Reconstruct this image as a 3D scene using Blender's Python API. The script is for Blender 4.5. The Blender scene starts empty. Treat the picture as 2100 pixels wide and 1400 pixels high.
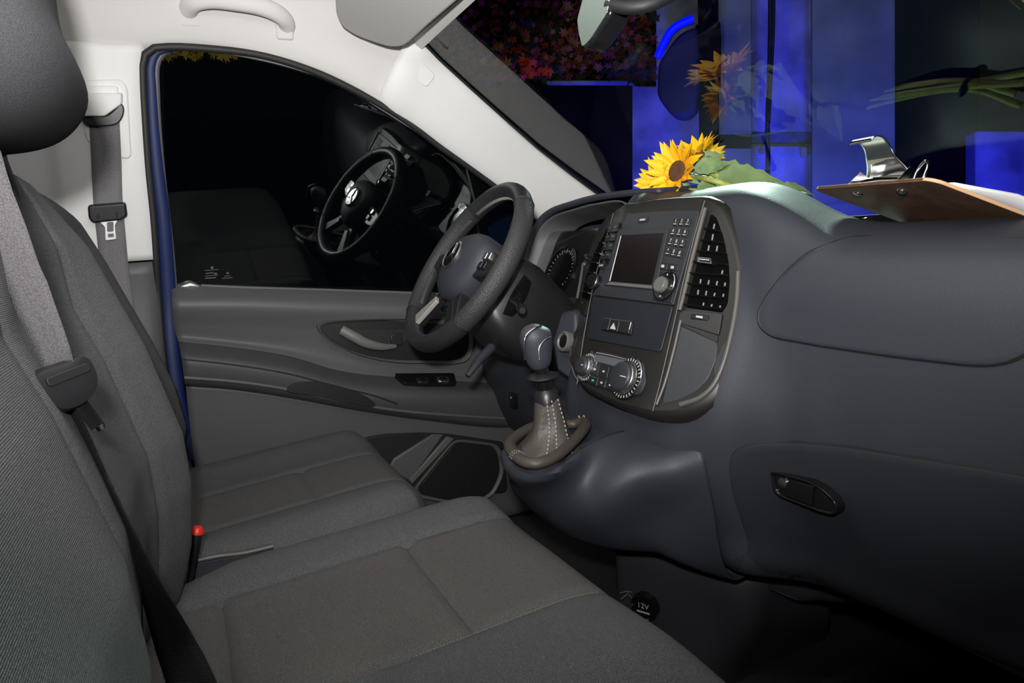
import bpy, bmesh, math, random
from math import sin, cos, pi, radians, sqrt, atan2
from mathutils import Vector as V, Matrix
random.seed(7)
scn = bpy.context.scene
COL = scn.collection
# ------------------------------------------------------------------ camera
FPX = 1370.0; HEAD = radians(26.2); PITCH = radians(9.25); ROLL = 0.07
CAM = V((.825, 0, 1.0))
fh = V((-cos(HEAD), sin(HEAD), 0)); ZUP = V((0, 0, 1))
CF = fh*cos(PITCH) - ZUP*sin(PITCH)
R0 = V((sin(HEAD), cos(HEAD), 0)); U0 = R0.cross(CF)
CR = R0*cos(ROLL) - U0*sin(ROLL); CU = U0*cos(ROLL) + R0*sin(ROLL)
cd = bpy.data.cameras.new('camera'); cam = bpy.data.objects.new('camera', cd); COL.objects.link(cam)
cd.sensor_width = 36; cd.lens = 36*FPX/2100; cd.clip_start = .02; cd.clip_end = 200
cam.matrix_world = Matrix((( CR.x, CU.x, -CF.x, CAM.x), (CR.y, CU.y, -CF.y, CAM.y), (CR.z, CU.z, -CF.z, CAM.z), (0,0,0,1)))
scn.camera = cam
# ------------------------------------------------------------------ world, lights, exposure
scn.view_settings.view_transform = 'Standard'; scn.view_settings.look = 'None'
scn.view_settings.exposure = 0.0; scn.view_settings.gamma = 1.0
w = bpy.data.worlds.new('world'); scn.world = w; w.use_nodes = True
w.node_tree.nodes['Background'].inputs[0].default_value = (.006, .007, .010, 1)
w.node_tree.nodes['Background'].inputs[1].default_value = .35
def aim(o, at):
    o.rotation_euler = (V(at) - o.location).to_track_quat('-Z', 'Y').to_euler()
def area(name, loc, at, size, power, col=(1, 1, 1), shape='DISK', spread=180):
    d = bpy.data.lights.new(name, 'AREA'); d.shape = shape; d.size = size; d.energy = power; d.color = col
    d.spread = radians(spread)
    o = bpy.data.objects.new(name, d); COL.objects.link(o); o.location = loc; aim(o, at); return o
def spot(name, loc, at, power, col, angle, blend=.5, r=.05):
    d = bpy.data.lights.new(name, 'SPOT'); d.energy = power; d.color = col; d.spot_size = radians(angle); d.spot_blend = blend
    d.shadow_soft_size = r
    o = bpy.data.objects.new(name, d); COL.objects.link(o); o.location = loc; aim(o, at); return o
# the photographer's bounced flash, above and behind the camera, and the strobe outside the windscreen
area('camera_flash', (.845, -.035, 1.115), (-.3, .55, 1.52), .05, 11.8, (1, .985, .97), spread=122)
area('ceiling_bounce', (.25, .05, 1.50), (.05, .25, .5), .45, 2.4, (1, .99, .98))
spot('outside_strobe', (-1.40, 2.35, 2.25), (.20, .90, .98), 400, (.78, 1.0, .89), 26, .6, .07)
# ------------------------------------------------------------------ pixel -> place helpers (real depth given)
def ray(x, y): return CF + CR*((x-1050)/FPX) - CU*((y-700)/FPX)
def onA(x, y, a, v):
    d = ray(x, y); return CAM + d*((v-CAM[a])/d[a])
def oX(p, v): return onA(p[0], p[1], 0, v)
def oY(p, v): return onA(p[0], p[1], 1, v)
def oZ(p, v): return onA(p[0], p[1], 2, v)
def oP(p, o, n):
    d = ray(*p); return CAM + d*((V(o)-CAM).dot(n)/d.dot(n))
class Frame:
    def __init__(s, o, ex, ey):
        s.o = V(o); s.ex = V(ex).normalized(); s.n = s.ex.cross(V(ey)).normalized(); s.ey = s.n.cross(s.ex)
    def w(s, u, v, d=0): return s.o + s.ex*u + s.ey*v + s.n*d
    def uv(s, p, d=0):
        q = oP(p, s.o + s.n*d, s.n) - s.o; return (q.dot(s.ex), q.dot(s.ey))
    def poly(s, ps, d=0): return [s.uv(p, d) for p in ps]
# ------------------------------------------------------------------ object helpers
def tag(o, label=None, cat=None, group=None, kind=None):
    if label: o['label'] = label
    if cat: o['category'] = cat
    if group: o['group'] = group
    if kind: o['kind'] = kind
    return o
def empty(name, loc, label=None, cat=None, group=None, kind=None):
    o = bpy.data.objects.new(name, None); COL.objects.link(o); o.location = loc; o.empty_display_size = .02
    return tag(o, label, cat, group, kind)
def obj(name, vs, fs, mat, parent=None, smooth=True, bevel=0, subd=0, solid=0, seg=2, offset=-1, angle=35, mats=None):
    me = bpy.data.meshes.new(name); me.from_pydata([tuple(v) for v in vs], [], fs); me.validate(); me.update()
    bm = bmesh.new(); bm.from_mesh(me); bmesh.ops.recalc_face_normals(bm, faces=bm.faces); bm.to_mesh(me); bm.free()
    me.materials.append(mat)
    if smooth: me.polygons.foreach_set('use_smooth', [True]*len(me.polygons))
    o = bpy.data.objects.new(name, me); COL.objects.link(o)
    if parent:
        o.parent = parent; o.matrix_parent_inverse = Matrix.Translation(-world_loc(parent))
    if solid:
        m = o.modifiers.new('s', 'SOLIDIFY'); m.thickness = solid; m.offset = offset
    if bevel:
        m = o.modifiers.new('b', 'BEVEL'); m.width = bevel; m.segments = seg; m.limit_method = 'ANGLE'; m.angle_limit = radians(angle)
        m.harden_normals = False
    if subd:
        m = o.modifiers.new('d', 'SUBSURF'); m.levels = subd; m.render_levels = subd
    if smooth and (bevel or not subd):
        try: me.set_sharp_from_angle(angle=radians(50))
        except Exception: pass
    return o
def world_loc(o):
    if o.parent is None: return V(o.location)
    return world_loc(o.parent) + o.matrix_parent_inverse.translation + V(o.location)
def cr(pts, n, closed=False):
    pts = [V(p) if len(p) == 3 else V((p[0], p[1], 0)) for p in pts]; m = len(pts); out = []
    segs = m if closed else m-1
    # chord-length sampling
    def P(i): return pts[i % m] if closed else pts[max(0, min(m-1, i))]
    dense = []
    K = 24
    for i in range(segs):
        p0, p1, p2, p3 = P(i-1), P(i), P(i+1), P(i+2)
        d1 = max((p1-p0).length, 1e-6)**.5; d2 = max((p2-p1).length, 1e-6)**.5; d3 = max((p3-p2).length, 1e-6)**.5
        for k in range(K):
            t = k/K
            m1 = (p2-p1) ; m2 = (p2-p1)
            if (p1-p0).length > 1e-6: m1 = (p1-p0)/d1*1.0 - (p2-p0)/(d1+d2) + (p2-p1)/d2; m1 = m1*d2
            if (p3-p2).length > 1e-6: m2 = (p2-p1)/d2 - (p3-p1)/(d2+d3) + (p3-p2)/d3; m2 = m2*d2
            a = 2*t**3-3*t**2+1; b = t**3-2*t**2+t; c = -2*t**3+3*t**2; d = t**3-t**2
            dense.append(p1*a + m1*b + p2*c + m2*d)
    dense.append(P(0) if closed else pts[-1])
    L = [0]
    for i in range(1, len(dense)): L.append(L[-1] + (dense[i]-dense[i-1]).length)
    tot = L[-1]; j = 0
    N = n if closed else n-1
    for i in range(n):
        s = tot*i/N
        while j < len(L)-2 and L[j+1] < s: j += 1
        t = (s-L[j])/max(L[j+1]-L[j], 1e-9); out.append(dense[j].lerp(dense[j+1], min(1, max(0, t))))
    return out
def cr2(pts, n, closed=True): return [(p.x, p.y) for p in cr(pts, n, closed)]
def gridf(nr, nc, cr_=False, cc=False):
    f = []
    for i in range(nr if cr_ else nr-1):
        for j in range(nc if cc else nc-1):
            a = i*nc+j; b = i*nc+(j+1) % nc; c = ((i+1) % nr)*nc+(j+1) % nc; d = ((i+1) % nr)*nc+j
            f.append((a, b, c, d))
    return f
def surf(name, rows, nu, nv, mat, parent=None, **k):
    """rows: control rows of 3D points; smooth patch"""
    r1 = [cr(r, nu) for r in rows]
    cols = [cr([r1[i][j] for i in range(len(rows))], nv) for j in range(nu)]
    vs = [cols[j][i] for i in range(nv) for j in range(nu)]
    return obj(name, vs, gridf(nv, nu), mat, parent, **k)
def plate(name, fr, poly, d0, d1, mat, parent=None, bevel=.001, taper=0, **k):
    """polygon (u,v) extruded between depths d0 and d1 of frame"""
    n = len(poly); cx = sum(p[0] for p in poly)/n; cy = sum(p[1] for p in poly)/n
    s = 1-taper
    vs = [fr.w(u, v, d0) for u, v in poly] + [fr.w(cx+(u-cx)*s, cy+(v-cy)*s, d1) for u, v in poly]
    fs = [tuple(range(n))[::-1], tuple(range(n, 2*n))] + [(i, (i+1) % n, n+(i+1) % n, n+i) for i in range(n)]
    return obj(name, vs, fs, mat, parent, bevel=bevel, **k)
def ringplate(name, fr, outer, inner, d0, d1, mat, parent=None, bevel=.001, din=None, **k):
    n = len(outer); din = d1 if din is None else din
    vs = [fr.w(u, v, d0) for u, v in outer] + [fr.w(u, v, d1) for u, v in outer] + [fr.w(u, v, din) for u, v in inner] + [fr.w(u, v, d0) for u, v in inner]
    fs = []
    for r in range(4):
        for i in range(n):
            a = r*n+i; b = r*n+(i+1) % n; c = ((r+1) % 4)*n+(i+1) % n; d = ((r+1) % 4)*n+i
            fs.append((a, b, c, d))
    return obj(name, vs, fs, mat, parent, bevel=bevel, **k)
def rrect(x0, x1, y0, y1, r, n=5):
    out = []
    for cx, cy, a in ((x1-r, y1-r, 0), (x0+r, y1-r, 90), (x0+r, y0+r, 180), (x1-r, y0+r, 270)):
        for i in range(n+1):
            t = radians(a+90*i/n); out.append((cx+r*cos(t), cy+r*sin(t)))
    return out
def rpoly(pts, r, n=4):
    out = []; m = len(pts)
    for i in range(m):
        p = V(pts[i]); a = V(pts[i-1])-p; b = V(pts[(i+1) % m])-p
        rr = min(r, a.length*.45, b.length*.45); A = p+a.normalized()*rr; B = p+b.normalized()*rr
        for k in range(n+1):
            t = k/n; q = A*(1-t)**2+p*2*t*(1-t)+B*t*t; out.append((q.x, q.y))
    return out
def circ(cx, cy, r, n=32, ry=None):
    return [(cx+r*cos(2*pi*i/n), cy+(ry or r)*sin(2*pi*i/n)) for i in range(n)]
def frames_along(path, closed=False, up=None):
    n = len(path); T = []
    for i in range(n):
        a = path[(i-1) % n] if closed or i > 0 else path[i]; b = path[(i+1) % n] if closed or i < n-1 else path[i]
        T.append((b-a).normalized())
    N = []
    ref = V(up) if up is not None else (V((0,0,1)) if abs(T[0].z) < .9 else V((1,0,0)))
    for t in T:
        x = ref - t*ref.dot(t)
        if x.length < 1e-6: x = t.orthogonal()
        x.normalize(); N.append(x)
        if up is None: ref = x
    return T, N
def tube(name, path, r, mat, parent=None, n=12, closed=False, up=None, sx=1, sy=1, caps=True, **k):
    path = [V(p) for p in path]; T, N = frames_along(path, closed, up); m = len(path); vs = []
    for i in range(m):
        rr = r[i] if isinstance(r, (list, tuple)) else r
        B = T[i].cross(N[i])
        for j in range(n):
            a = 2*pi*j/n; vs.append(path[i] + N[i]*(rr*sx*cos(a)) + B*(rr*sy*sin(a)))
    fs = gridf(m, n, closed, True)
    if caps and not closed: fs += [tuple(range(n))[::-1], tuple(range((m-1)*n, m*n))]
    return obj(name, vs, fs, mat, parent, **k)
def strap(name, path, sides, width, mat, parent=None, th=.0014, **k):
    """woven strap: path points, side direction per point"""
    vs = []; m = len(path)
    for i in range(m):
        s = V(sides[i] if isinstance(sides[0], (list, tuple, V)) and not isinstance(sides[0], (int, float)) else sides).normalized()
        wd = width[i] if isinstance(width, (list, tuple)) else width
        for j in range(5): vs.append(path[i] + s*(wd*(j/4-.5)))
    return obj(name, vs, gridf(m, 5), mat, parent, solid=th, offset=0, **k)
def lathe(name, o, axis, prof, mat, parent=None, n=32, **k):
    """prof: (radius, height along axis)"""
    ax = V(axis).normalized(); e1 = ax.orthogonal().normalized(); e2 = ax.cross(e1); vs = []
    for r, h in prof:
        for j in range(n):
            a = 2*pi*j/n; vs.append(V(o) + ax*h + e1*(r*cos(a)) + e2*(r*sin(a)))
    fs = gridf(len(prof), n, False, True) + [tuple(range(n))[::-1], tuple(range((len(prof)-1)*n, len(prof)*n))]
    return obj(name, vs, fs, mat, parent, **k)
def box(name, fr, u0, u1, v0, v1, d0, d1, mat, parent=None, bevel=.001, **k):
    return plate(name, fr, [(u0, v0), (u1, v0), (u1, v1), (u0, v1)], d0, d1, mat, parent, bevel=bevel, **k)
def text(name, s, fr, u, v, d, size, mat, parent):
    c = bpy.data.curves.new(name, 'FONT'); c.body = s; c.size = size; c.align_x = 'CENTER'; c.align_y = 'CENTER'; c.extrude = .00015
    t = bpy.data.objects.new('tmp', c); COL.objects.link(t)
    me = bpy.data.meshes.new_from_object(t.evaluated_get(bpy.context.evaluated_depsgraph_get()))
    bpy.data.objects.remove(t)
    for vert in me.vertices: vert.co = fr.w(u+vert.co.x, v+vert.co.y, d+vert.co.z)
    me.materials.clear(); me.materials.append(mat)
    o = bpy.data.objects.new(name, me); COL.objects.link(o); o.parent = parent
    o.matrix_parent_inverse = Matrix.Translation(-world_loc(parent)); return o
def copy_part(o, parent, delta):
    c = o.copy(); COL.objects.link(c); c.parent = parent; c.location = V(o.location) + V(delta); return c
# ------------------------------------------------------------------ materials
def mat(name, col, rough=.5, metal=0, bump=0, bscale=600, var=0, vscale=30, spec=.5, col2=None, sheen=0, kind='noise', coat=0, detail=3):
    m = bpy.data.materials.new(name); m.use_nodes = True; nt = m.node_tree; b = nt.nodes['Principled BSDF']
    b.inputs['Base Color'].default_value = (*col, 1); b.inputs['Roughness'].default_value = rough; b.inputs['Metallic'].default_value = metal
    b.inputs['Specular IOR Level'].default_value = spec
    if sheen: b.inputs['Sheen Weight'].default_value = sheen
    if coat: b.inputs['Coat Weight'].default_value = coat
    tc = nt.nodes.new('ShaderNodeTexCoord')
    if var:
        n = nt.nodes.new('ShaderNodeTexNoise'); n.inputs['Scale'].default_value = vscale; n.inputs['Detail'].default_value = detail
        nt.links.new(tc.outputs['Object'], n.inputs['Vector'])
        r = nt.nodes.new('ShaderNodeValToRGB'); r.color_ramp.elements[0].position = .3; r.color_ramp.elements[1].position = .7
        c2 = col2 or tuple(min(1, c*(1+var)) for c in col); c1 = col if col2 else tuple(c*(1-var) for c in col)
        r.color_ramp.elements[0].color = (*c1, 1); r.color_ramp.elements[1].color = (*c2, 1)
        nt.links.new(n.outputs[0], r.inputs[0]); nt.links.new(r.outputs[0], b.inputs['Base Color'])
    if bump:
        bp = nt.nodes.new('ShaderNodeBump'); bp.inputs['Strength'].default_value = bump; bp.inputs['Distance'].default_value = .001
        if kind == 'noise':
            n2 = nt.nodes.new('ShaderNodeTexNoise'); n2.inputs['Scale'].default_value = bscale; n2.inputs['Detail'].default_value = 2
            nt.links.new(tc.outputs['Object'], n2.inputs['Vector']); nt.links.new(n2.outputs[0], bp.inputs['Height'])
        elif kind == 'voronoi':
            n2 = nt.nodes.new('ShaderNodeTexVoronoi'); n2.inputs['Scale'].default_value = bscale
            nt.links.new(tc.outputs['Object'], n2.inputs['Vector']); nt.links.new(n2.outputs[0], bp.inputs['Height'])
        elif kind in ('weave', 'rib'):
            mp = nt.nodes.new('ShaderNodeMapping'); nt.links.new(tc.outputs['Object'], mp.inputs[0])
            wv = nt.nodes.new('ShaderNodeTexWave'); wv.inputs['Scale'].default_value = bscale; wv.bands_direction = 'X'
            wv.inputs['Distortion'].default_value = 1.2; wv.inputs['Detail Scale'].default_value = 3
            wz = nt.nodes.new('ShaderNodeTexWave'); wz.inputs['Scale'].default_value = bscale*.8; wz.bands_direction = 'Z' if kind == 'rib' else 'Y'
            wz.inputs['Distortion'].default_value = 1.5
            nt.links.new(mp.outputs[0], wv.inputs['Vector']); nt.links.new(mp.outputs[0], wz.inputs['Vector'])
            mx = nt.nodes.new('ShaderNodeMath'); mx.operation = 'MULTIPLY'
            nt.links.new(wv.outputs['Fac'], mx.inputs[0]); nt.links.new(wz.outputs['Fac'], mx.inputs[1])
            nt.links.new(mx.outputs[0], bp.inputs['Height'])
        nt.links.new(bp.outputs[0], b.inputs['Normal'])
    return m
def glass(name, tint=(1, 1, 1), ior=.08):
    m = bpy.data.materials.new(name); m.use_nodes = True; nt = m.node_tree; nt.nodes.remove(nt.nodes['Principled BSDF'])
    out = nt.nodes['Material Output']; tr = nt.nodes.new('ShaderNodeBsdfTransparent'); tr.inputs[0].default_value = (*tint, 1)
    gl = nt.nodes.new('ShaderNodeBsdfGlossy'); gl.inputs['Roughness'].default_value = 0.0
    # reflectance of a thin pane (both faces), Schlick from the incidence angle
    ge = nt.nodes.new('ShaderNodeNewGeometry'); dt = nt.nodes.new('ShaderNodeVectorMath'); dt.operation = 'DOT_PRODUCT'
    nt.links.new(ge.outputs['Normal'], dt.inputs[0]); nt.links.new(ge.outputs['Incoming'], dt.inputs[1])
    def mth(op, a, b=None):
        q = nt.nodes.new('ShaderNodeMath'); q.operation = op; q.use_clamp = op == 'SUBTRACT'
        for i, x in enumerate((a, b)):
            if x is None: continue
            if isinstance(x, (int, float)): q.inputs[i].default_value = x
            else: nt.links.new(x, q.inputs[i])
        return q.outputs[0]
    f0 = ior
    p5 = mth('POWER', mth('SUBTRACT', 1.0, mth('ABSOLUTE', dt.outputs['Value'])), 5.0)
    fac = mth('ADD', mth('MULTIPLY', p5, 1-f0), f0)
    mx = nt.nodes.new('ShaderNodeMixShader'); nt.links.new(fac, mx.inputs[0]); nt.links.new(tr.outputs[0], mx.inputs[1]); nt.links.new(gl.outputs[0], mx.inputs[2])
    nt.links.new(mx.outputs[0], out.inputs[0]); return m
M = {}
M['dash'] = mat('dash_plastic', (.032, .035, .045), .54, bump=.25, bscale=700, spec=.5)
M['dash_shaded'] = mat('dash_shaded_plastic', (.025, .027, .034), .55, bump=.2, bscale=700, spec=.35)  # dash plastic darkened for the weaker light on the lower panel
M['bezel'] = mat('bezel_brown_black', (.015, .0138, .0122), .40, spec=.45)
M['gloss'] = mat('piano_black', (.008, .008, .009), .15)
M['vent_shade'] = mat('vent_shade', (.002, .002, .002), .9, spec=.05)  # flat panel coloured near-black to stand for shade inside the vent
M['vent_slat'] = mat('vent_slat', (.008, .008, .009), .3, spec=.4)
M['black'] = mat('matt_black', (.008, .008, .009), .6)
M['unit'] = mat('head_unit_plastic', (.026, .028, .033), .45, bump=.1, bscale=900)
M['screen'] = mat('screen_glass', (.006, .004, .004), .3, spec=.25)
M['trimgrey'] = mat('grey_trim_edge', (.12, .116, .108), .38)
M['bezel_edge'] = mat('bezel_edge', (.085, .080, .072), .4)
M['chrome'] = mat('chrome', (.75, .75, .75), .12, 1)
M['satin'] = mat('satin_silver', (.5, .5, .5), .32, 1)
M['white'] = mat('white_print', (.50, .50, .50), .5)
M['vane'] = mat('vane_grey', (.22, .22, .22), .4)
M['cyan'] = mat('cyan_print', (.05, .45, .6), .5)
M['liner'] = mat('headliner_cloth', (.62, .605, .59), .85, bump=.1, bscale=900, spec=.2)
M['pillar'] = mat('pillar_plastic', (.74, .735, .72), .55, bump=.08, bscale=700, spec=.35)
M['visor'] = mat('visor_vinyl', (.50, .49, .48), .7, bump=.15, bscale=500, spec=.3)
M['door'] = mat('door_plastic', (.092, .092, .094), .48, bump=.2, bscale=700, spec=.4)
M['armrest'] = mat('armrest_vinyl', (.058, .061, .060), .5, bump=.25, bscale=600, spec=.45)
M['box'] = mat('centre_box_plastic', (.036, .037, .043), .45, bump=.2, bscale=700, spec=.45)
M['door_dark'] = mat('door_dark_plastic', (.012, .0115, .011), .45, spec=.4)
M['fabric'] = mat('seat_fabric', (.112, .113, .116), .9, bump=.9, bscale=260, var=.35, vscale=900, spec=.15, kind='weave', detail=1)
M['fabric_in'] = mat('seat_insert_fabric', (.130, .124, .120), .9, bump=.9, bscale=330, var=.40, vscale=1100, spec=.15, kind='weave', detail=1)
M['fabric_back'] = mat('seat_back_fabric', (.118, .118, .121), .9, bump=.9, bscale=260, var=.35, vscale=900, spec=.15, kind='rib', detail=1)
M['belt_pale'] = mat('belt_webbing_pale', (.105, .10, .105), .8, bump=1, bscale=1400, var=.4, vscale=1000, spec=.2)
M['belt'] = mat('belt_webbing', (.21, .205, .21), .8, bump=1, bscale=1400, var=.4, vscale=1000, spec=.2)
M['belt_dark'] = mat('belt_webbing_black', (.010, .010, .011), .75, bump=1, bscale=260, spec=.2, kind='rib')
M['fabric_plain'] = mat('headrest_fabric', (.042, .043, .046), .9, bump=.6, bscale=1000, var=.3, vscale=1200, spec=.15, detail=1)
M['blackplastic'] = mat('black_plastic', (.015, .015, .0165), .38)
M['leather'] = mat('black_leather', (.024, .025, .027), .42, bump=.25, bscale=420, kind='voronoi', spec=.45)
M['perf'] = mat('perforated_leather', (.035, .035, .037), .5, bump=.8, bscale=420, kind='voronoi', spec=.4)
M['boot'] = mat('brown_leather', (.060, .051, .044), .5, bump=.3, bscale=250, kind='voronoi', spec=.4)
M['thread'] = mat('grey_thread', (.42, .38, .33), .8)
M['thread_dark'] = mat('dark_thread', (.20, .195, .185), .8)
M['spoke_silver'] = mat('spoke_silver', (.42, .40, .37), .35, .25)
M['scuff'] = mat('pale_scuff', (.16, .15, .145), .8)
M['blue'] = mat('blue_body_paint', (.005, .016, .085), .55, coat=0)
M['rubber'] = mat('rubber_seal', (.015, .015, .015), .6)
M['seal'] = mat('grey_seal', (.10, .10, .11), .5)
M['red'] = mat('red_button', (.75, .035, .015), .4)
M['carpet'] = mat('carpet', (.035, .033, .032), .95, bump=1, bscale=500, spec=.1)
M['mat'] = mat('rubber_mat', (.045, .05, .058), .55, bump=1, bscale=260, kind='voronoi')
M['wood'] = mat('hardboard', (.17, .090, .045), .5, var=.35, vscale=40, bump=.15, bscale=300, col2=(.105, .052, .025))
M['woodedge'] = mat('hardboard_edge', (.60, .36, .20), .7)
M['paper'] = mat('paper', (.82, .82, .83), .7)
M['petal'] = mat('sunflower_petal', (1.0, .50, .006), .6, var=.3, vscale=35, col2=(1.0, .62, .015))
M['disc'] = mat('sunflower_disc', (.10, .045, .015), .9, bump=1, bscale=300, kind='voronoi')
M['leaf'] = mat('sunflower_leaf', (.20, .30, .12), .6, var=.3, vscale=30, bump=.3, bscale=120)
M['stem'] = mat('sunflower_stem', (.36, .42, .10), .55, var=.2, vscale=60)
M['windscreen'] = glass('windscreen_glass', (.88, .96, .93), .10)
M['sideglass'] = glass('side_glass', (.62, .70, .68), .085)
M['clear'] = glass('clear_lens', (.92, .92, .92), .05)
def concrete(name, c1, c2, scale):
    return mat(name, c1, .9, var=.3, vscale=scale, col2=c2, bump=.5, bscale=40, spec=.2, detail=8)
M['concrete'] = concrete('concrete', (.16, .16, .16), (.52, .52, .52), 3.2)
M['concrete_dim_blue'] = concrete('concrete_dimmed', (.24, .28, .09), (.44, .50, .17), 3.0)  # blue cut in the colour, as if pilasters caught less floodlight
M['near_black'] = mat('near_black_matt', (.004, .004, .0035), .95, spec=.1)  # near-black; on the openings it stands for their unlit depth
# ================================================================== STRUCTURE
TN = V((.53, 0, -.12)).normalized(); TO = V((-.80, 0, .92))       # leaning plane of the driver's door glass
def oT(p, off=0): return oP(p, TO + TN*off, TN)
# floor
fl = [(-.86, -.9), (.95, -.9), (.95, 1.3), (-.86, 1.3)]
o = obj('floor', [(x, y, z) for z in (.2, .17) for x, y in fl], [(0,1,2,3), (7,6,5,4), (0,4,5,1), (1,5,6,2), (2,6,7,3), (3,7,4,0)], M['carpet'], smooth=False)
tag(o, 'dark grey carpeted cab floor under the dashboard', 'floor', kind='structure')
# firewall behind the dash and rear bulkhead in shade
FW = Frame((0, 1.22, .6), (1, 0, 0), (0, 0, 1))
o = plate('wall_front', FW, [(-.86, -.4), (.95, -.4), (.95, .385), (-.86, .385)], -.03, 0, M['black'], bevel=0, smooth=False)
tag(o, 'black firewall closing the footwells under the dashboard', 'wall', kind='structure')
# ---- headliner / roof side
# lower edge along the door opening (pixel path, on the leaning plane)
edge = [(-260, 104), (60, 92), (200, 94), (292, 96), (330, 88), (420, 89), (520, 105), (610, 128), (700, 162), (800, 222), (846, 251)]
lo = [oT(p, .028) for p in edge]
rows = []
lo_s = cr(lo, 24)
def prof(p):
    x, y, z = p
    h = 1.545 - .30*max(0, y-.30)**1.35*1.6 - .02*max(0, -y)
    return [V((x-.012, y, z-.012)), V((x, y, z)), V((x+.012, y, z+.022)), V((x+.018, y-.0, z + (h-.05-z)*.45)), V((x+.06, y, z+(h-z)*.80)), V((x+.16, y, h-.012)), V((-.30, y, h)), V((.1, y, h+.004)), V((.6, y, h-.02)), V((.78, y, h-.08))]
rr = [prof(p) for p in lo_s]
rows = [[rr[j][i] for j in range(len(rr))] for i in range(10)]
o = surf('ceiling', rows, 60, 60, M['liner'], solid=.006, offset=1)
tag(o, 'light grey cloth headliner curving down to the door opening', 'headliner', kind='structure')
HEADL = o
# header strip along the windscreen top
# ---- windscreen plane
WA1 = oX((1235, 405), -.70); WA2 = oX((870, 90), -.62)
wd = (WA2 - WA1).normalized(); WN = V((1, 0, 0)).cross(wd); WN = WN.normalized()
if WN.y > 0: WN = -WN                                     # towards the cabin
def oW(p, off=0): return oP(p, WA1 + WN*off, WN)
def wpt(x, s): # s: along slope from base (0) to top
    return V((x, WA1.y, WA1.z)) + V((0, wd.y, wd.z)).normalized()*s
slope = V((0, wd.y, wd.z)).normalized()
wl = (WA2-WA1).dot(slope)
def bow(x): return .05*(1-(x/.72)**2)                       # the screen bows forward in the middle
wv = []; nx, ns = 25, 13
for i in range(ns):
    s = -.16 + (wl+.30)*i/(ns-1)
    for j in range(nx):
        half = .80 - .16*max(0, s)/wl
        x = -half + 2*half*j/(nx-1); p = wpt(x, s); wv.append(p - WN*(.03*(1-(x/half)**2)))
o = obj('window_1', wv, gridf(ns, nx), M['windscreen'])
tag(o, 'sloping windscreen with faint reflections of the dashboard', 'windscreen', kind='structure')
# ---- A pillar trim (driver side): inner edge on the screen, outer edge on the door opening
inn = [(840, 66), (868, 92), (900, 125), (960, 180), (1030, 243), (1100, 305), (1170, 360), (1240, 412), (1262, 430)]
out = [(772, 205), (800, 222), (846, 251), (900, 290), (960, 334), (1020, 377), (1080, 423), (1130, 462), (1150, 478)]
ri = [oW(p, .001) for p in inn]; ro = [oT(p, .028) for p in out]
for L_ in (ri, ro): L_[0] = L_[0] - V((.75, -.60, -.25)).normalized()*.010
mid = []; mid2 = []
for a, b in zip(ri, ro):
    nrm = V((.75, -.60, -.25)).normalized()
    mid.append(a.lerp(b, .30) + nrm*.012); mid2.append(a.lerp(b, .72) + nrm*.014)
back_o = [p + V((-.03, .02, -.015)) for p in ro]; back_i = [p + V((-.045, .004, -.006)) for p in ri]
o = surf('trim_1', [back_i, ri, mid, mid2, ro, back_o], 40, 26, M['pillar'], solid=.003, offset=1)
tag(o, 'white plastic trim on the windscreen pillar beside the steering wheel', 'pillar trim', kind='structure')
PILA = o
# seam line and round airbag cap on the pillar trim
q = oP((1000, 190), PILA.location, WN) if False else None
# joint between pillar and headliner, thin gap strip
# black frit / gap edge beside pillar
tube('glass_gasket', [oW((p[0]+2, p[1]-2), .001) for p in inn[:-1]], .0030, M['rubber'], PILA, n=6)
# airbag emblem cap
cap_c = (mid[1]+mid[2])*.5
pn = (mid[3]-mid[0]).normalized(); ps = (ro[2]-ri[2]).normalized(); pnn = pn.cross(ps)
if pnn.dot(CAM-cap_c) < 0: pnn = -pnn
CAPF = Frame(cap_c, pn, ps)
if CAPF.n.dot(CAM-cap_c) < 0: CAPF = Frame(cap_c, pn, -ps)
plate('trim_cap', CAPF, rrect(-.03, .03, -.018, .018, .01), -.004, .0045, M['pillar'], PILA, bevel=.0015)
# ---- B pillar trim: upper light, lower grey
up_px = [(288, 94), (288, 150), (292, 250), (299, 350), (309, 450), (316, 532)]
pb = [oT(p, .030) for p in up_px]
def bp_rows(pts, depth=.20):
    rows = []
    for dx, dy in ((-.03, .012), (-.004, .004), (.004, -.012), (.006, -.06), (.006, -.145), (-.004, -.160), (-.004, -.24), (.02, -.34), (-.02, -.5)):
        rows.append([V((p.x+dx, p.y+dy, p.z)) for p in pts])
    return rows
o = surf('wall_left', bp_rows(pb), 30, 46, M['pillar'], solid=.004, offset=1)
tag(o, 'light grey centre pillar trim behind the driver seat', 'pillar trim', kind='structure')
lo_px = [(317, 536), (320, 600), (330, 720), (350, 850), (384, 960)]
pbl = [oT(lo_px[0], .026)] + [oX(p, x) for p, x in zip(lo_px[1:], (-.768, -.768, -.768, -.768))] 
pbl[0].x = -.758
pbl += [pbl[-1] + V((0, 0, -.3))]
o = surf('trim_2', bp_rows(pbl), 30, 46, M['door'], solid=.004, offset=1)
tag(o, 'dark grey lower pillar trim below the light pillar panel', 'pillar trim', kind='structure')
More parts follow.
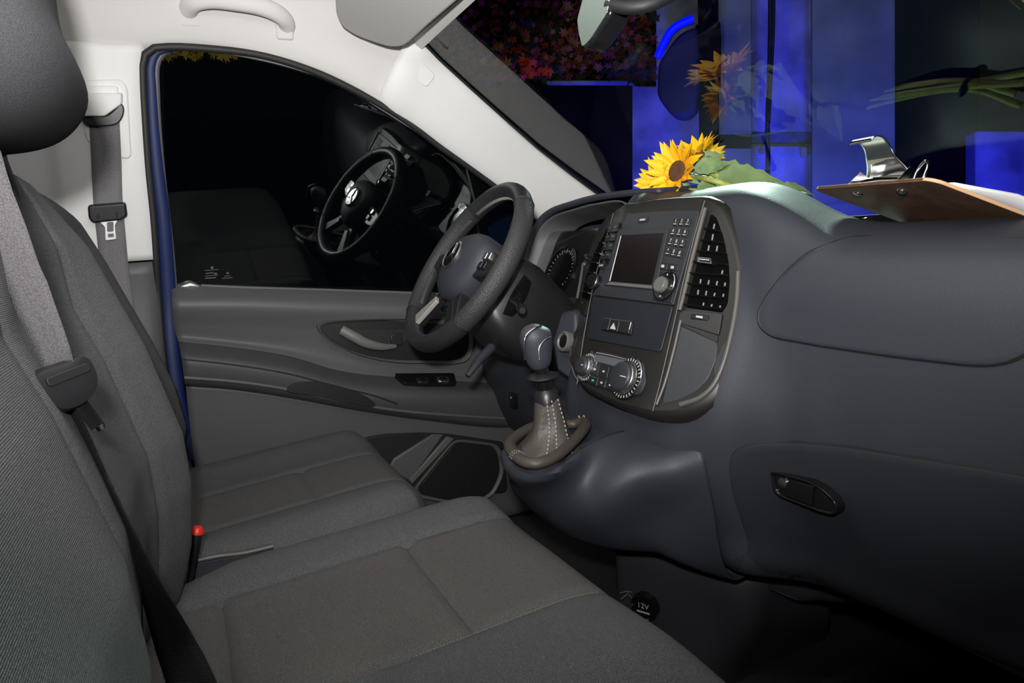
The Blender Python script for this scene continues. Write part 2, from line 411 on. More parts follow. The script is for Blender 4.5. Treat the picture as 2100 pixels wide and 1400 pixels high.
# ---- body paint strip, seals at the rear edge of the door opening
path_px = [(1090, 438), (1020, 385), (960, 341), (900, 299), (846, 257), (760, 203), (650, 149), (540, 114), (430, 100), (345, 96), (308, 101), (294, 120), (292, 160), (297, 250), (304, 350), (314, 450), (320, 540)]
pp = [oT(p, .024) for p in path_px] + [oX(p, -.778) for p in ((324, 600), (334, 720), (350, 830), (384, 940))]
o = tube('trim_3', cr(pp, 80), .0075, M['rubber'], n=10)
tag(o, 'black rubber seal around the driver door opening', 'door seal', kind='structure')
bl_px = [(352, 97), (322, 104), (309, 130), (310, 180), (314, 260), (322, 350), (334, 450), (342, 560)]
pp2 = [oT(p, .006) for p in bl_px] + [oX(p, -.795) for p in ((346, 630), (352, 720), (366, 830), (394, 940))]
cp2 = cr(pp2, 60)
o = tube('trim_4', cp2, [.008+.007*min(1, i/40) for i in range(60)], M['blue'], n=10, sx=.8, sy=1.2, up=(1, 0, 0))
gr_px = [(372, 99), (338, 107), (323, 128), (322, 200), (328, 300), (338, 400), (350, 500), (358, 590)]
tube('edge_seal', cr([oT(p, .004) for p in gr_px], 50), .006, M['seal'], o, n=8)
tag(o, 'blue painted body edge between the pillar and the driver door', 'body edge', kind='structure')
# ---- driver door: inner panel
door = empty('door_1', (-.80, .35, .25), 'dark grey driver door panel with armrest, handle and speaker', 'door', kind='structure')
c0 = [(352, 584), (480, 592), (660, 597), (840, 604), (1000, 612), (1090, 620)]
c1 = [(352, 604), (480, 607), (660, 612), (840, 619), (1000, 628), (1090, 636)]
c1b = [(353, 624), (480, 622), (660, 629), (840, 636), (1000, 646), (1090, 654)]
c2 = [(356, 664), (480, 672), (660, 678), (840, 690), (1000, 705), (1090, 715)]
c2b = [(362, 690), (480, 702), (600, 718), (720, 742), (900, 762), (1085, 775)]
c3 = [(366, 704), (480, 716), (590, 733), (700, 764), (850, 778), (1080, 788)]
c4 = [(371, 731), (480, 742), (600, 762), (720, 795), (860, 806), (1020, 806)]
c4b = [(373, 740), (480, 751), (600, 772), (720, 806), (860, 818), (1024, 818)]
c5 = [(378, 778), (480, 786), (600, 804), (740, 830), (880, 850), (1040, 864)]
c6 = [(380, 786), (480, 794), (600, 812), (740, 838), (880, 858), (1044, 872)]
c7 = [(388, 860), (480, 868), (600, 880), (740, 898), (880, 920), (1048, 940)]
c8 = [(400, 960), (480, 975), (600, 990), (740, 1010), (880, 1030), (1050, 1046)]
rows = [[oX(p, x) for p in c] for c, x in ((c0, -.803), (c1, -.775), (c1b, -.757), (c2, -.775), (c2b, -.782), (c3, -.770), (c4, -.716), (c4b, -.712), (c5, -.722), (c6, -.742), (c7, -.752), (c8, -.765))]
rows.append([V((p.x-.01, p.y, .22)) for p in rows[-1]])
for r in rows: r.append(V((r[-1].x-.02, r[-1].y+.25, r[-1].z-.02)))
surf('upper_panel', rows[0:6], 70, 50, M['door'], door, solid=.006, offset=1)
surf('armrest', rows[5:10], 70, 44, M['armrest'], door, solid=.006, offset=1)
surf('lower_panel', rows[9:13], 70, 40, M['door'], door, solid=.006, offset=1)
# belt-line strip (pale weatherstrip under the glass)
ws = cr([oX((x, y), -.800) for x, y in ((412, 586), (500, 590), (660, 595), (840, 601), (1000, 608), (1090, 615))], 40)
tube('window_strip', ws, .0045, M['seal'], door, n=8)
tube('lock_pin_housing', [oX(p, -.795) for p in ((372, 588), (390, 584), (408, 588))], [.006, .009, .005], M['satin'], door, n=10)
DR = Frame((-.748, .4, .8), (0, 1, 0), (.0, 0, 1))                # door frame: u=Y, v=Z, normal +X
# handle recess
rec_px = [(650, 668), (664, 660), (700, 656), (780, 653), (860, 654), (960, 662), (960, 735), (860, 744), (800, 741), (745, 730), (700, 712), (665, 690)]
rec = cr2(DR.poly(rec_px, -.004), 60)
cxr = sum(p[0] for p in rec)/60; cyr = sum(p[1] for p in rec)/60
inn_r = [(cxr+(u-cxr)*.955, cyr+(v-cyr)*.90) for u, v in rec]
hr = ringplate('handle_surround', DR, rec, inn_r, -.022, .002, M['door'], door, bevel=.0015, din=-.006)
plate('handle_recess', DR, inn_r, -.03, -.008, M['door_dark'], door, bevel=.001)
bowl_px = [(694, 676), (830, 674), (845, 690), (822, 708), (795, 717), (760, 716), (725, 704), (704, 688)]
bowl = rpoly(DR.poly(bowl_px, -.006), .012)
plate('handle_cup', DR, bowl, -.012, -.0068, M['black'], door, bevel=.0005)
lev = [oX((x, y), xx) for x, y, xx in ((700, 676, -.746), (722, 688, -.738), (750, 703, -.734), (785, 711, -.736), (812, 710, -.742))]
tube('handle_lever', cr(lev, 20), [.012+.003*sin(pi*i/19)-.007*(i/19) for i in range(20)], mat('lever_grey', (.13, .125, .12), .5), door, n=12, sx=.6, sy=1, up=(1, 0, 0))
box('lock_switch', DR, *[f(DR.uv((a, b), -.004)[i] for a, b in ((800, 686), (826, 706))) for i in (0,) for f in (min, max)], *[f(DR.uv((a, b), -.004)[1] for a, b in ((800, 686), (826, 706))) for f in (min, max)], -.008, -.001, M['blackplastic'], door, bevel=.002)
# armrest switch panel (on the armrest top)
sw_c = [oX(p, x) for p, x in (((808, 769), -.762), ((930, 768), -.762), ((935, 789), -.726), ((828, 789), -.726))]
e1 = (sw_c[1]-sw_c[0]).normalized(); 
SWF = Frame(sum(sw_c, V((0,0,0)))/4 + V((0, 0, .004)), e1, sw_c[0]-sw_c[3])
if SWF.n.z < 0: SWF = Frame(SWF.o, -SWF.ex, SWF.ey)
plate('switch_panel', SWF, rpoly([((q-SWF.o).dot(SWF.ex), (q-SWF.o).dot(SWF.ey)) for q in sw_c], .006), -.01, .003, M['gloss'], door, bevel=.001)
for px in ((866, 782), (908, 780)):
    u, v = SWF.uv(px, .004); 
    plate('window_switch', SWF, rrect(u-.016, u+.016, v-.011, v+.011, .008), .002, .010, M['satin'] if px[0] > 890 else M['blackplastic'], door, bevel=.002)
    plate('switch_dimple', SWF, rrect(u-.009, u+.009, v-.007, v+.007, .005), .009, .0112, M['gloss'], door, bevel=.001)
# pull pocket in the armrest side
AF = Frame((-.716, .35, .7), (0, 1, 0), (0, 0, 1))
pk = [(588, 801), (596, 789), (615, 783), (650, 783), (700, 793), (745, 810), (770, 828), (768, 834), (720, 828), (650, 812)]
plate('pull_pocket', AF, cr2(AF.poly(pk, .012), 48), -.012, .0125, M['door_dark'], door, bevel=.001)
tube('armrest_trim', cr([oX(p, -.712) for p in ((378, 774), (480, 782), (590, 798), (700, 822), (820, 842), (940, 852), (1044, 858))], 50), .0042, M['door'], door, n=8)
tube('armrest_seam', cr([oX(p, -.7045) for p in ((372, 736), (480, 748), (590, 766), (700, 795), (770, 812), (815, 828))], 40), .0018, M['black'], door, n=6)
# lower pocket and speaker
SP_ = Frame((-.748, .5, .45), (0, 1, 0), (0, 0, 1))
pock = [(690, 925), (720, 905), (780, 890), (860, 886), (920, 888), (1034, 905), (1040, 1010), (860, 1015), (800, 1000)]
plate('door_pocket', SP_, rpoly(SP_.poly(pock), .02), -.02, .004, M['black'], door, bevel=.003)
fl_ = [oX(p, x) for p, x in (((905, 890), -.742), ((835, 985), -.742), ((815, 965), -.735), ((885, 893), -.735))]
wedge = [(884, 889), (908, 889), (838, 985), (795, 958), (806, 938)]
plate('pocket_flap', SP_, SP_.poly(wedge), .0, .010, M['door'], door, bevel=.004)
stripe = [(914, 893), (928, 897), (842, 990), (836, 981)]
plate('speaker_bar', SP_, SP_.poly(stripe), .0, .012, M['trimgrey'], door, bevel=.002)
spk_o = [(930, 898), (1016, 908), (1028, 930), (1030, 970), (1010, 1012), (970, 1032), (920, 1030), (850, 1016), (846, 1000)]
spo = cr2(rpoly(SP_.poly(spk_o), .02), 60); cx = sum(p[0] for p in spo)/60; cy = sum(p[1] for p in spo)/60
spi = [(cx+(u-cx)*.90, cy+(v-cy)*.90) for u, v in spo]
ringplate('speaker_frame', SP_, spo, spi, 0, .014, M['door'], door, bevel=.003, din=.008)
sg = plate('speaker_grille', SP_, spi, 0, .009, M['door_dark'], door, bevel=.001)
# perforations of the grille: one joined part
bmv = []; bmf = []
u0, u1 = min(p[0] for p in spi), max(p[0] for p in spi); v0, v1 = min(p[1] for p in spi), max(p[1] for p in spi)
def inside(u, v, poly):
    c = False; n = len(poly)
    for i in range(n):
        x1, y1 = poly[i]; x2, y2 = poly[i-1]
        if (y1 > v) != (y2 > v) and u < (x2-x1)*(v-y1)/(y2-y1)+x1: c = not c
    return c
a = u0; row = 0
while a < u1:
    b = v0 + (.0035 if row % 2 else 0)
    while b < v1:
        if inside(a, b, [(cx+(u-cx)*.95, cy+(v-cy)*.95) for u, v in spi]):
            k = len(bmv)
            for i in range(6):
                t = i*pi/3; bmv.append(SP_.w(a+.0022*cos(t), b+.0022*sin(t), .0093))
            bmf.append(tuple(range(k, k+6)))
        b += .007
    a += .006; row += 1
gp = obj('grille_holes', bmv, bmf, M['black'], sg); gp['kind'] = 'stuff'
# ---- door glass
gl_px = [(336, 118), (352, 104), (430, 96), (520, 112), (610, 136), (700, 170), (800, 230), (900, 298), (1010, 380), (1100, 450), (1110, 640), (840, 620), (500, 610), (352, 605), (346, 500), (338, 300)]
GF = Frame(TO, (0, 1, 0), (.12, 0, .53))
o = plate('window_2', GF, GF.poly(gl_px, -.001), -.003, -.001, M['sideglass'], bevel=0, smooth=False)
tag(o, 'dark driver door window reflecting the steering wheel', 'window', kind='structure')
# printed glass marks, lower rear corner
gx = o
def mark(px, w, h):                                            # tiny illegible print: pale bars
    u, v = GF.uv(px); plate('glass_print', GF, [(u-w/2, v-h/2), (u+w/2, v-h/2), (u+w/2, v+h/2), (u-w/2, v+h/2)], -.001, -.0004, M['seal'], gx, bevel=0, smooth=False)
for px, w_, h_ in (((435, 549), .005, .005), ((434, 553.5), .028, .0012), ((430, 560), .016, .002), ((442, 561), .006, .003), ((434, 565), .027, .0012), ((432, 570), .022, .002), ((467, 560), .005, .004), ((466, 566), .012, .0012), ((466, 570), .022, .0014)):
    mark(px, w_, h_)
# door window front divider and black frame
tube('window_divider', [oT((950, 322), -.004), oT((975, 420), -.004), oT((985, 520), -.004), oT((990, 620), -.004)], .004, M['rubber'], door, n=8)
# blue door body seen beyond the quarter window
bl = [oX(p, -.86) for p in ((1005, 372), (1060, 400), (1100, 450), (1110, 560), (1030, 560), (1000, 470))]
obj('door_body_edge', bl + [p + V((-.02, .01, 0)) for p in bl], [tuple(range(6)), tuple(range(11, 5, -1))] + [(i, (i+1) % 6, 6+(i+1) % 6, 6+i) for i in range(6)], M['blue'], door, smooth=False)
# ================================================================== DASHBOARD
dash = empty('dashboard', (0, .95, .25), 'dark grey moulded dashboard spanning the cab with a raised centre housing', 'dashboard')
T26 = math.tan(radians(26))
def sy(z): return .64 + (z-.87)*T26                              # stack plane
cols = {
 .86:  [(1.20,.90),(1.08,.925),(.96,.955),(.84,.968),(.76,.966),(.715,.945),(.700,.90),(.697,.84),(.688,.75),(.690,.66),(.705,.56),(.74,.47),(.86,.44)],
 .46:  [(1.20,.90),(1.08,.925),(.96,.955),(.84,.968),(.76,.966),(.715,.945),(.700,.90),(.697,.84),(.688,.75),(.690,.66),(.705,.56),(.74,.47),(.86,.44)],
 .31:  [(1.20,.91),(1.08,.935),(.96,.960),(.84,.972),(.76,.966),(.715,.945),(.700,.90),(.695,.84),(.683,.75),(.684,.66),(.70,.56),(.735,.46),(.86,.43)],
 .235: [(1.20,.94),(1.08,.970),(.97,.990),(.87,.995),(.78,.978),(.722,.950),(.700,.90),(.688,.84),(.672,.75),(.674,.66),(.69,.56),(.73,.44),(.86,.42)],
 .185: [(1.20,.97),(1.08,1.003),(.98,1.018),(.88,1.022),(.79,1.003),(.725,.965),(.695,.91),(.675,.84),(.650,.75),(.655,.66),(.675,.56),(.72,.42),(.86,.41)],
 .145: [(1.20,.99),(1.08,1.022),(.98,1.034),(.88,1.038),(.80,1.028),(.742,.998),(.705,.93),(.668,.85),(.628,.75),(.63,.66),(.66,.54),(.72,.41),(.86,.40)],
 .081:  [(1.20,1.0),(1.08,1.033),(.98,1.043),(.89,1.046),(.81,1.043),(.752,1.026),(.716,.955),(.672,.86),(.612,.75),(.60,.66),(.645,.56),(.70,.475),(.80,.45)],
 -.05: [(1.20,1.0),(1.08,1.036),(.98,1.046),(.89,1.049),(.82,1.048),(.756,1.036),(.720,.96),(.674,.86),(.606,.74),(.59,.65),(.63,.53),(.72,.40),(.86,.39)],
 -.20: [(1.20,1.0),(1.08,1.037),(.98,1.048),(.89,1.051),(.82,1.050),(.770,1.040),(.730,.96),(.690,.87),(.625,.75),(.61,.65),(.65,.53),(.73,.42),(.86,.40)],
 -.245:[(1.20,.99),(1.08,1.03),(.98,1.02),(.92,.98),(.88,.93),(.80,.89),(.735,.86),(.705,.83),(.66,.75),(.65,.65),(.68,.55),(.74,.46),(.86,.44)],
 -.35: [(1.20,.98),(1.08,1.01),(1.0,.99),(.94,.94),(.90,.89),(.80,.865),(.745,.84),(.715,.80),(.69,.73),(.68,.65),(.70,.55),(.75,.48),(.86,.46)],
 -.60: [(1.20,.98),(1.08,1.01),(1.0,.99),(.94,.94),(.90,.89),(.80,.865),(.745,.84),(.715,.80),(.69,.73),(.68,.65),(.70,.55),(.75,.48),(.86,.46)],
 -.78: [(1.20,.97),(1.08,1.0),(1.0,1.0),(.92,.98),(.86,.95),(.80,.90),(.76,.85),(.735,.80),(.71,.73),(.70,.65),(.72,.55),(.76,.48),(.86,.46)],
}
def lerp_tab(t, x):
    for (a, p), (b, q) in zip(t, t[1:]):
        if a <= x <= b: return p+(q-p)*(x-a)/(b-a)
    return t[0][1] if x < t[0][0] else t[-1][1]
BASE = [(.70, .957), (.76, .970), (.84, .976), (.96, .964), (1.08, .918), (1.20, .89)]
TOPZ = [(.70, 1.0), (.76, 1.034), (.80, 1.045), (.89, 1.048), (.98, 1.045), (1.08, 1.033), (1.20, 1.0)]
EDGE = [(.70, .115), (.76, .10), (.88, .03), (1.08, -.12), (1.2, -.17)]
def topz(x, y):
    t = (x+.02-lerp_tab(EDGE, y))/.21; t = max(0, min(1, t)); h = 1-t*t*(3-2*t)
    return lerp_tab(BASE, y)*(1-h) + lerp_tab(TOPZ, y)*h, h
BOT = {.86: (.705, .55, .72, .50, .82, .48), .46: (.705, .55, .72, .50, .82, .48)}
for k in list(cols):
    if k >= .145: cols[k][10] = (cols[k][10][0], .555); cols[k][11] = (cols[k][10][0]+.012, .492); cols[k][12] = (.84, .47)
old = dict(cols); oks = sorted(old)
def face_at(x):
    for a, b in zip(oks, oks[1:]):
        if a <= x <= b: break
    t = (x-a)/(b-a); return [(p[0]+(q[0]-p[0])*t, p[1]+(q[1]-p[1])*t) for p, q in zip(old[a], old[b])]
for k in [k for k in cols if k > -.19]: del cols[k]
for x in (-.15, -.10, -.05, 0, .03, .06, .09, .12, .15, .18, .21, .24, .27, .31, .36, .46, .60, .86):
    c = face_at(x)
    for i, y in enumerate((1.20, 1.08, .97, .87, .79)): c[i] = (y, topz(x, y)[0])
    h = topz(x, .74)[1]; g = max(0, min(1, (x-.14)/.08)); k = 1-g
    c[5] = ((.728*g+.715*k)+.025*h, (.952*g+.946*k)+.080*h); c[6] = (c[6][0]*k+.703*g, c[6][1]*k+.912*g); c[7] = (c[7][0]*k+.690*g, c[7][1]*k+.845*g)
    c[9] = (c[9][0]+.008*g, c[9][1]); c[10] = (c[10][0]+.026*g, c[10][1]); c[11] = (c[11][0]+.042*g, c[11][1])
    cols[x] = c
xs = sorted(cols)
rows = [[V((x, cols[x][i][0], cols[x][i][1])) for x in xs] for i in range(13)]
surf('dash_body', rows, 200, 130, M['dash'], dash, solid=.004, offset=1)
# --- instrument hood (arched shell)
HBF = Frame((-.40, .755, .95), (1, 0, 0), (0, .36, .933))          # rim plane
rim_px = [(1066, 572), (1074, 540), (1082, 510), (1092, 480), (1108, 455), (1130, 438), (1170, 424), (1215, 412)]
rim = [HBF.uv(p) for p in rim_px] 
rim3 = [HBF.w(u, v) for u, v in rim] + [V((-.24, .800, 1.053)), V((-.17, .81, 1.050))]
ctr = V((-.40, 1.05, .90))
back = []
for p in rim3:
    q = V((p.x + (ctr.x-p.x)*.10, 1.10, min(p.z-.012, 1.03))); back.append(q)
midh = [a.lerp(b, .45) + V((0, 0, .010)) for a, b in zip(rim3, back)]
surf('instrument_hood', [back, midh, rim3], 60, 24, M['dash'], dash, solid=.012, offset=1)
# inner shroud narrowing to the dials
CLF = Frame((-.415, .79, .905), (1, 0, 0), (0, .45, .89))
inr = [a.lerp(V((-.40, a.y, .92)), .03) + V((0, .004, -.004)) for a in rim3[:-2]] + [V((-.245, .79, 1.035)), V((-.225, .76, .97)), V((-.222, .715, .88))]
ind = [V((max(-.56, min(-.25, p.x*.90-.04)), .82 + (p.z-.92)*.5, .92+(p.z-.92)*.80)) for p in inr]
surf('cluster_shroud', [inr, [a.lerp(b, .5) for a, b in zip(inr, ind)], ind], 50, 16, mat('shroud_grey', (.10, .10, .105), .45), dash, solid=.003, offset=1)
plate('cluster_face', CLF, rrect(-.19, .18, -.09, .10, .05), -.012, 0, M['blackplastic'], dash, bevel=.002)
for k, (cu, cv, r) in enumerate(((-.085, .0, .062), (.085, .0, .062))):
    di = lathe('gauge', CLF.w(cu, cv, 0), CLF.n, [(r, 0), (r, .006), (r-.006, .008), (r-.008, .002), (.001, .002)], M['gloss'], dash, n=40)
    for i in range(25):
        a = radians(225-270*i/24); L = .010 if i % 2 == 0 else .005
        f2 = Frame(CLF.w(cu+(r-.014)*cos(a), cv+(r-.014)*sin(a), .0026), CLF.ex*cos(a)+CLF.ey*sin(a), CLF.ey*cos(a)-CLF.ex*sin(a))
        box('dial_tick', f2, -L/2, L/2, -.0010, .0010, 0, .0006, M['white'], di, bevel=0, smooth=False)
plate('cluster_lens', CLF, rrect(-.18, .17, -.085, .09, .05), .022, .0235, M['clear'], dash, bevel=0)
# --- airbag cover
PF = Frame((.35, .694, .88), (1, 0, 0), (0, .04, 1))
def dash_y(z, x):                                                # rough dash face depth for x>.2
    return .70
ab_px = [(1690, 492), (1640, 520), (1605, 560), (1580, 605), (1568, 640), (1574, 666), (1600, 688), (1700, 706), (1850, 727), (2000, 744), (2050, 745), (2095, 735), (2150, 700), (2180, 600), (2190, 500)]
# build as a curved skin lying on the dash: sample the (x,z) outline and give depth from the profile of the columns
PC = {}
def prof_y(x, z):
    """rear surface depth of the dash body at height z for station x (linear between stations)"""
    ks = [k for k in xs]
    for i in range(len(ks)-1):
        if ks[i] <= x <= ks[i+1]: break
    def at(k):
        if k not in PC: PC[k] = [(q.x, q.y) for q in cr([p for p in cols[k][3:13]], 160)]
        c = PC[k]
        for (y1, z1), (y2, z2) in zip(c, c[1:]):
            if z2 <= z <= z1: return y1+(y2-y1)*(z1-z)/max(1e-6, z1-z2)
        return c[0][0] if z > c[0][1] else c[-1][0]
    a, b = at(ks[i]), at(ks[i+1]); t = (x-ks[i])/(ks[i+1]-ks[i]); return a+(b-a)*t
def on_dash(p, off=0):
    """walk along the pixel's line of sight to the rear dash surface"""
    d = ray(*p); lo, hi = .4, 1.25
    f = lambda t: (CAM+d*t).y - (prof_y(max(-.2, min(.85, (CAM+d*t).x)), (CAM+d*t).z) - off)
    t = .35; step = .002
    while t < 2.2 and f(t) < 0: t += step
    return CAM + d*t
xz = [(p.x, p.z) for p in [oY(q, .697) for q in ab_px]]
ol = cr2(rpoly(xz, .01), 120)
def skin(name, outline, off, mat_, parent, th, nring=14):
    cx = sum(p[0] for p in outline)/len(outline); cz = sum(p[1] for p in outline)/len(outline); n = len(outline); vs = []; fs = []
    for r in range(nring+1):
        t = (0, .006, .03)[r] if r < 3 else (r-2)/(nring-2)
        for x, z in outline:
            X = x+(cx-x)*t; Z = z+(cz-z)*t
            edge = min(1, t*nring/1.0); vs.append(V((X, prof_y(X, Z) - off - th*(0 if r == 0 else .75 if r == 1 else 1), Z)))
    fs = gridf(nring+1, n, False, True)
    fs.append(tuple(range(nring*n, nring*n+n)))
    return obj(name, vs, fs, mat_, parent)
ac = skin('airbag_cover', ol, .0030, M['dash'], dash, .0035)
gap = [V((x, prof_y(x, z)-.0018, z)) for x, z in ol]
tube('airbag_seam', [p - V((0, .0022, 0)) for p in gap], .0024, M['black'], ac, n=6, closed=True)
# --- glovebox door
gb_px = [(1500, 960), (1503, 930), (1520, 915), (1560, 906), (1640, 905), (1750, 915), (1900, 938), (2100, 970), (2250, 1000), (2280, 1200), (2200, 1420), (2090, 1395), (1850, 1310), (1640, 1228), (1570, 1190), (1540, 1120), (1512, 1020)]
gbxz = [(p.x, p.z) for p in [on_dash(q) if q[1] < 1250 else oY(q, .72) for q in gb_px]]
gol = cr2(rpoly(gbxz, .008), 130)
gb = skin('glovebox_door', gol, .001, M['dash_shaded'], dash, .006)
tube('glovebox_seam', [V((x, prof_y(x, z)-.002, z)) for x, z in gol], .0030, M['black'], gb, n=6, closed=True)
LF = Frame((.25, .668, .66), (1, 0, 0), (0, .0, 1))
def lpx(ps): return [LF.uv(p) for p in ps]
lt_px = [(1582, 965), (1660, 985), (1690, 1002), (1712, 1022), (1722, 1042), (1715, 1054), (1690, 1050), (1600, 1016), (1590, 1008)]
lo_ = cr2(rpoly(lpx(lt_px), .004), 60); cx = sum(p[0] for p in lo_)/60; cy = sum(p[1] for p in lo_)/60
li_ = [(cx+(u-cx)*.90, cy+(v-cy)*.82) for u, v in lo_]
lt = ringplate('glovebox_latch', LF, lo_, li_, -.012, .004, M['gloss'], gb, bevel=.001, din=.002)
plate('latch_recess', LF, li_, -.014, -.0005, M['gloss'], gb, bevel=.0005)
u, v = LF.uv((1606, 990)); lathe('latch_lock', LF.w(u, v, -.001), LF.n, [(.007, 0), (.007, .003), (.004, .0035), (.0005, .0035)], M['satin'], gb, n=20)
plate('latch_paddle', LF, lpx([(1622, 982), (1672, 996), (1668, 1036), (1612, 1014)]), -.002, .0035, M['gloss'], gb, bevel=.001)
# --- centre stack bezel
SF = Frame((0, .64, .87), (1, 0, 0), (0, sin(radians(26)), cos(radians(26))))
out_px = [(1262, 437), (1300, 420), (1350, 412), (1410, 408), (1452, 408), (1484, 428), (1504, 470), (1518, 520), (1525, 570), (1520, 640), (1505, 710), (1490, 770), (1462, 815), (1425, 838), (1385, 848), (1340, 846), (1290, 834), (1235, 812), (1195, 786), (1176, 750), (1170, 700), (1178, 640), (1195, 570), (1216, 500), (1240, 455)]
UC = -.042; HALF = .105
def wingd(u): return -max(0, abs(u-UC)-HALF)*.45
def st(px, d=0):
    """pixel -> (u,v) on the stack surface whose wings fold forward"""
    u, v = SF.uv(px, d)
    for _ in range(12): u, v = SF.uv(px, d + wingd(u))
    return u, v
def sw(u, v, d=0): return SF.w(u, v, d + wingd(u))
outer = cr2([st(p) for p in out_px], 96)
stk = empty('centre_stack', (0, .70, .72), 'brown-black centre console bezel holding air vents beside the radio', 'console')
cu = sum(p[0] for p in outer)/96; cv = sum(p[1] for p in outer)/96
n = 96; vs = []
for r, (s, d) in enumerate(((1.045, -.03), (1.03, -.002), (1.0, .004), (.985, .005))):
    for u, v in outer: vs.append(sw(cu+(u-cu)*s, cv+(v-cv)*s, d))
obj('bezel_rim', vs, gridf(4, n, False, True), M['bezel'], stk)
# bezel field: grid clipped to outline, following the folded wings
NG = 60; vs = []; fs = []
us = [p[0] for p in outer]; vv = [p[1] for p in outer]
for r in range(13):
    t = r/12
    for u, v in outer: vs.append(sw(cu+(u-cu)*.985*(1-t), cv+(v-cv)*.985*(1-t), .005 if r == 0 else .0025))
obj('bezel_field', vs, gridf(13, n, False, True), M['bezel'], stk)
def polyd(name, px, d0, d1, m, parent, bevel=.0008, r=.002, fold=True, **k):
    pts = rpoly([st(p) if fold else SF.uv(p) for p in px], r); nn = len(pts); vs = [sw(u, v, d0) if fold else SF.w(u, v, d0) for u, v in pts] + [sw(u, v, d1) if fold else SF.w(u, v, d1) for u, v in pts]
    fs = [tuple(range(nn))[::-1], tuple(range(nn, 2*nn))] + [(i, (i+1) % nn, nn+(i+1) % nn, nn+i) for i in range(nn)]
    return obj(name, vs, fs, m, parent, bevel=bevel, **k)
# bright trim strips
def strip(name, px, d, r, m, parent): 
    return tube(name, cr([sw(*st(p), d) for p in px], 24), r, m, parent, n=8)
strip('trim_strip', [(1451, 415), (1432, 480), (1412, 560), (1385, 680), (1362, 780), (1345, 845)], .006, .0008, M['trimgrey'], stk)
strip('trim_strip', [(1455, 432), (1440, 490), (1425, 550), (1411, 610), (1403, 640)], .009, .0034, M['bezel_edge'], stk)
strip('trim_strip', [(1403, 660), (1388, 725), (1370, 790), (1354, 832)], .007, .0020, M['trimgrey'], stk)
strip('trim_strip', [(1263, 440), (1240, 520), (1226, 570), (1212, 640), (1200, 710), (1189, 790)], .006, .0008, M['trimgrey'], stk)
strip('trim_strip', [(1201, 545), (1196, 580), (1190, 612)], .008, .0030, M['trimgrey'], stk)
strip('trim_strip', [(1186, 645), (1176, 690), (1174, 730), (1180, 765), (1190, 783)], .004, .0016, M['bezel_edge'], stk)
strip('trim_strip', [(1519, 560), (1516, 620), (1504, 690), (1486, 755), (1466, 795), (1440, 818), (1400, 832)], .005, .0042, M['bezel_edge'], stk)
# right vent
def vent(name, opening, slats, vanes, par):
    vt = polyd(name, opening, -.02, .0045, M['vent_shade'], par, r=.004)
    for a, b in slats:
        p0, p1 = sw(*st(a), .0075), sw(*st(b), .0075)
        tube('slat', [p0, p0.lerp(p1, .5), p1], .0026, M['vent_slat'], vt, n=8, sx=.55, sy=1.8, up=SF.ey)
    for a, b in vanes:
        tube('vane', [sw(*st(a), .0068), sw(*st(b), .0068)], .0012, M['vane'], vt, n=6)
    return vt
ro_ = [(1462, 440), (1474, 450), (1488, 490), (1498, 540), (1500, 580), (1496, 625), (1484, 642), (1410, 632), (1422, 585), (1440, 515)]
sl = [((1452, 473), (1484, 478)), ((1446, 497), (1491, 502)), ((1438, 519), (1497, 523)), ((1430, 541), (1499, 547)), ((1422, 564), (1499, 569)), ((1418, 585), (1497, 593)), ((1414, 608), (1494, 615)), ((1411, 628), (1488, 637))]
va = [((1472, 463), (1470, 473)), ((1469, 484), (1467, 496)), ((1461, 507), (1459, 518)), ((1478, 508), (1476, 520)), ((1489, 558), (1487, 566)), ((1444, 576), (1443, 584)), ((1461, 578), (1459, 587)), ((1478, 580), (1476, 589)), ((1494, 583), (1493, 591)), ((1439, 598), (1438, 607)), ((1456, 600), (1454, 610)), ((1473, 604), (1471, 612)), ((1491, 606), (1489, 614)), ((1450, 624), (1449, 631)), ((1467, 627), (1465, 635)), ((1484, 630), (1483, 637))]
V1 = vent('air_vent', ro_, sl, va, stk)
kb = polyd('vent_knob', [(1446, 534), (1474, 537), (1476, 550), (1445, 546)], .006, .016, M['gloss'], V1, bevel=.002)
tube('knob_cap', [sw(*st((1452, 541)), .0165), sw(*st((1472, 543)), .0165)], .0024, M['chrome'], V1, n=8)
polyd('vent_base', [(1402, 638), (1488, 646), (1480, 690), (1396, 664)], .002, .0065, M['bezel'], stk, r=.003)
polyd('vent_wheel', [(1425, 646), (1462, 650), (1460, 661), (1422, 657)], .004, .0075, M['gloss'], stk)
polyd('wheel_mark', [(1436, 650), (1450, 652), (1449, 657), (1435, 655)], .0075, .0085, M['satin'], stk, bevel=.0003, r=.0004)
# right cubby
polyd('cubby', [(1396, 668), (1476, 704), (1472, 740), (1455, 780), (1430, 805), (1395, 822), (1362, 830), (1376, 760)], .0015, .0042, M['unit'], stk, r=.006)
polyd('cubby_shadow', [(1399, 664), (1477, 690), (1476, 704), (1400, 668)], .003, .0048, M['black'], stk, r=.0005)
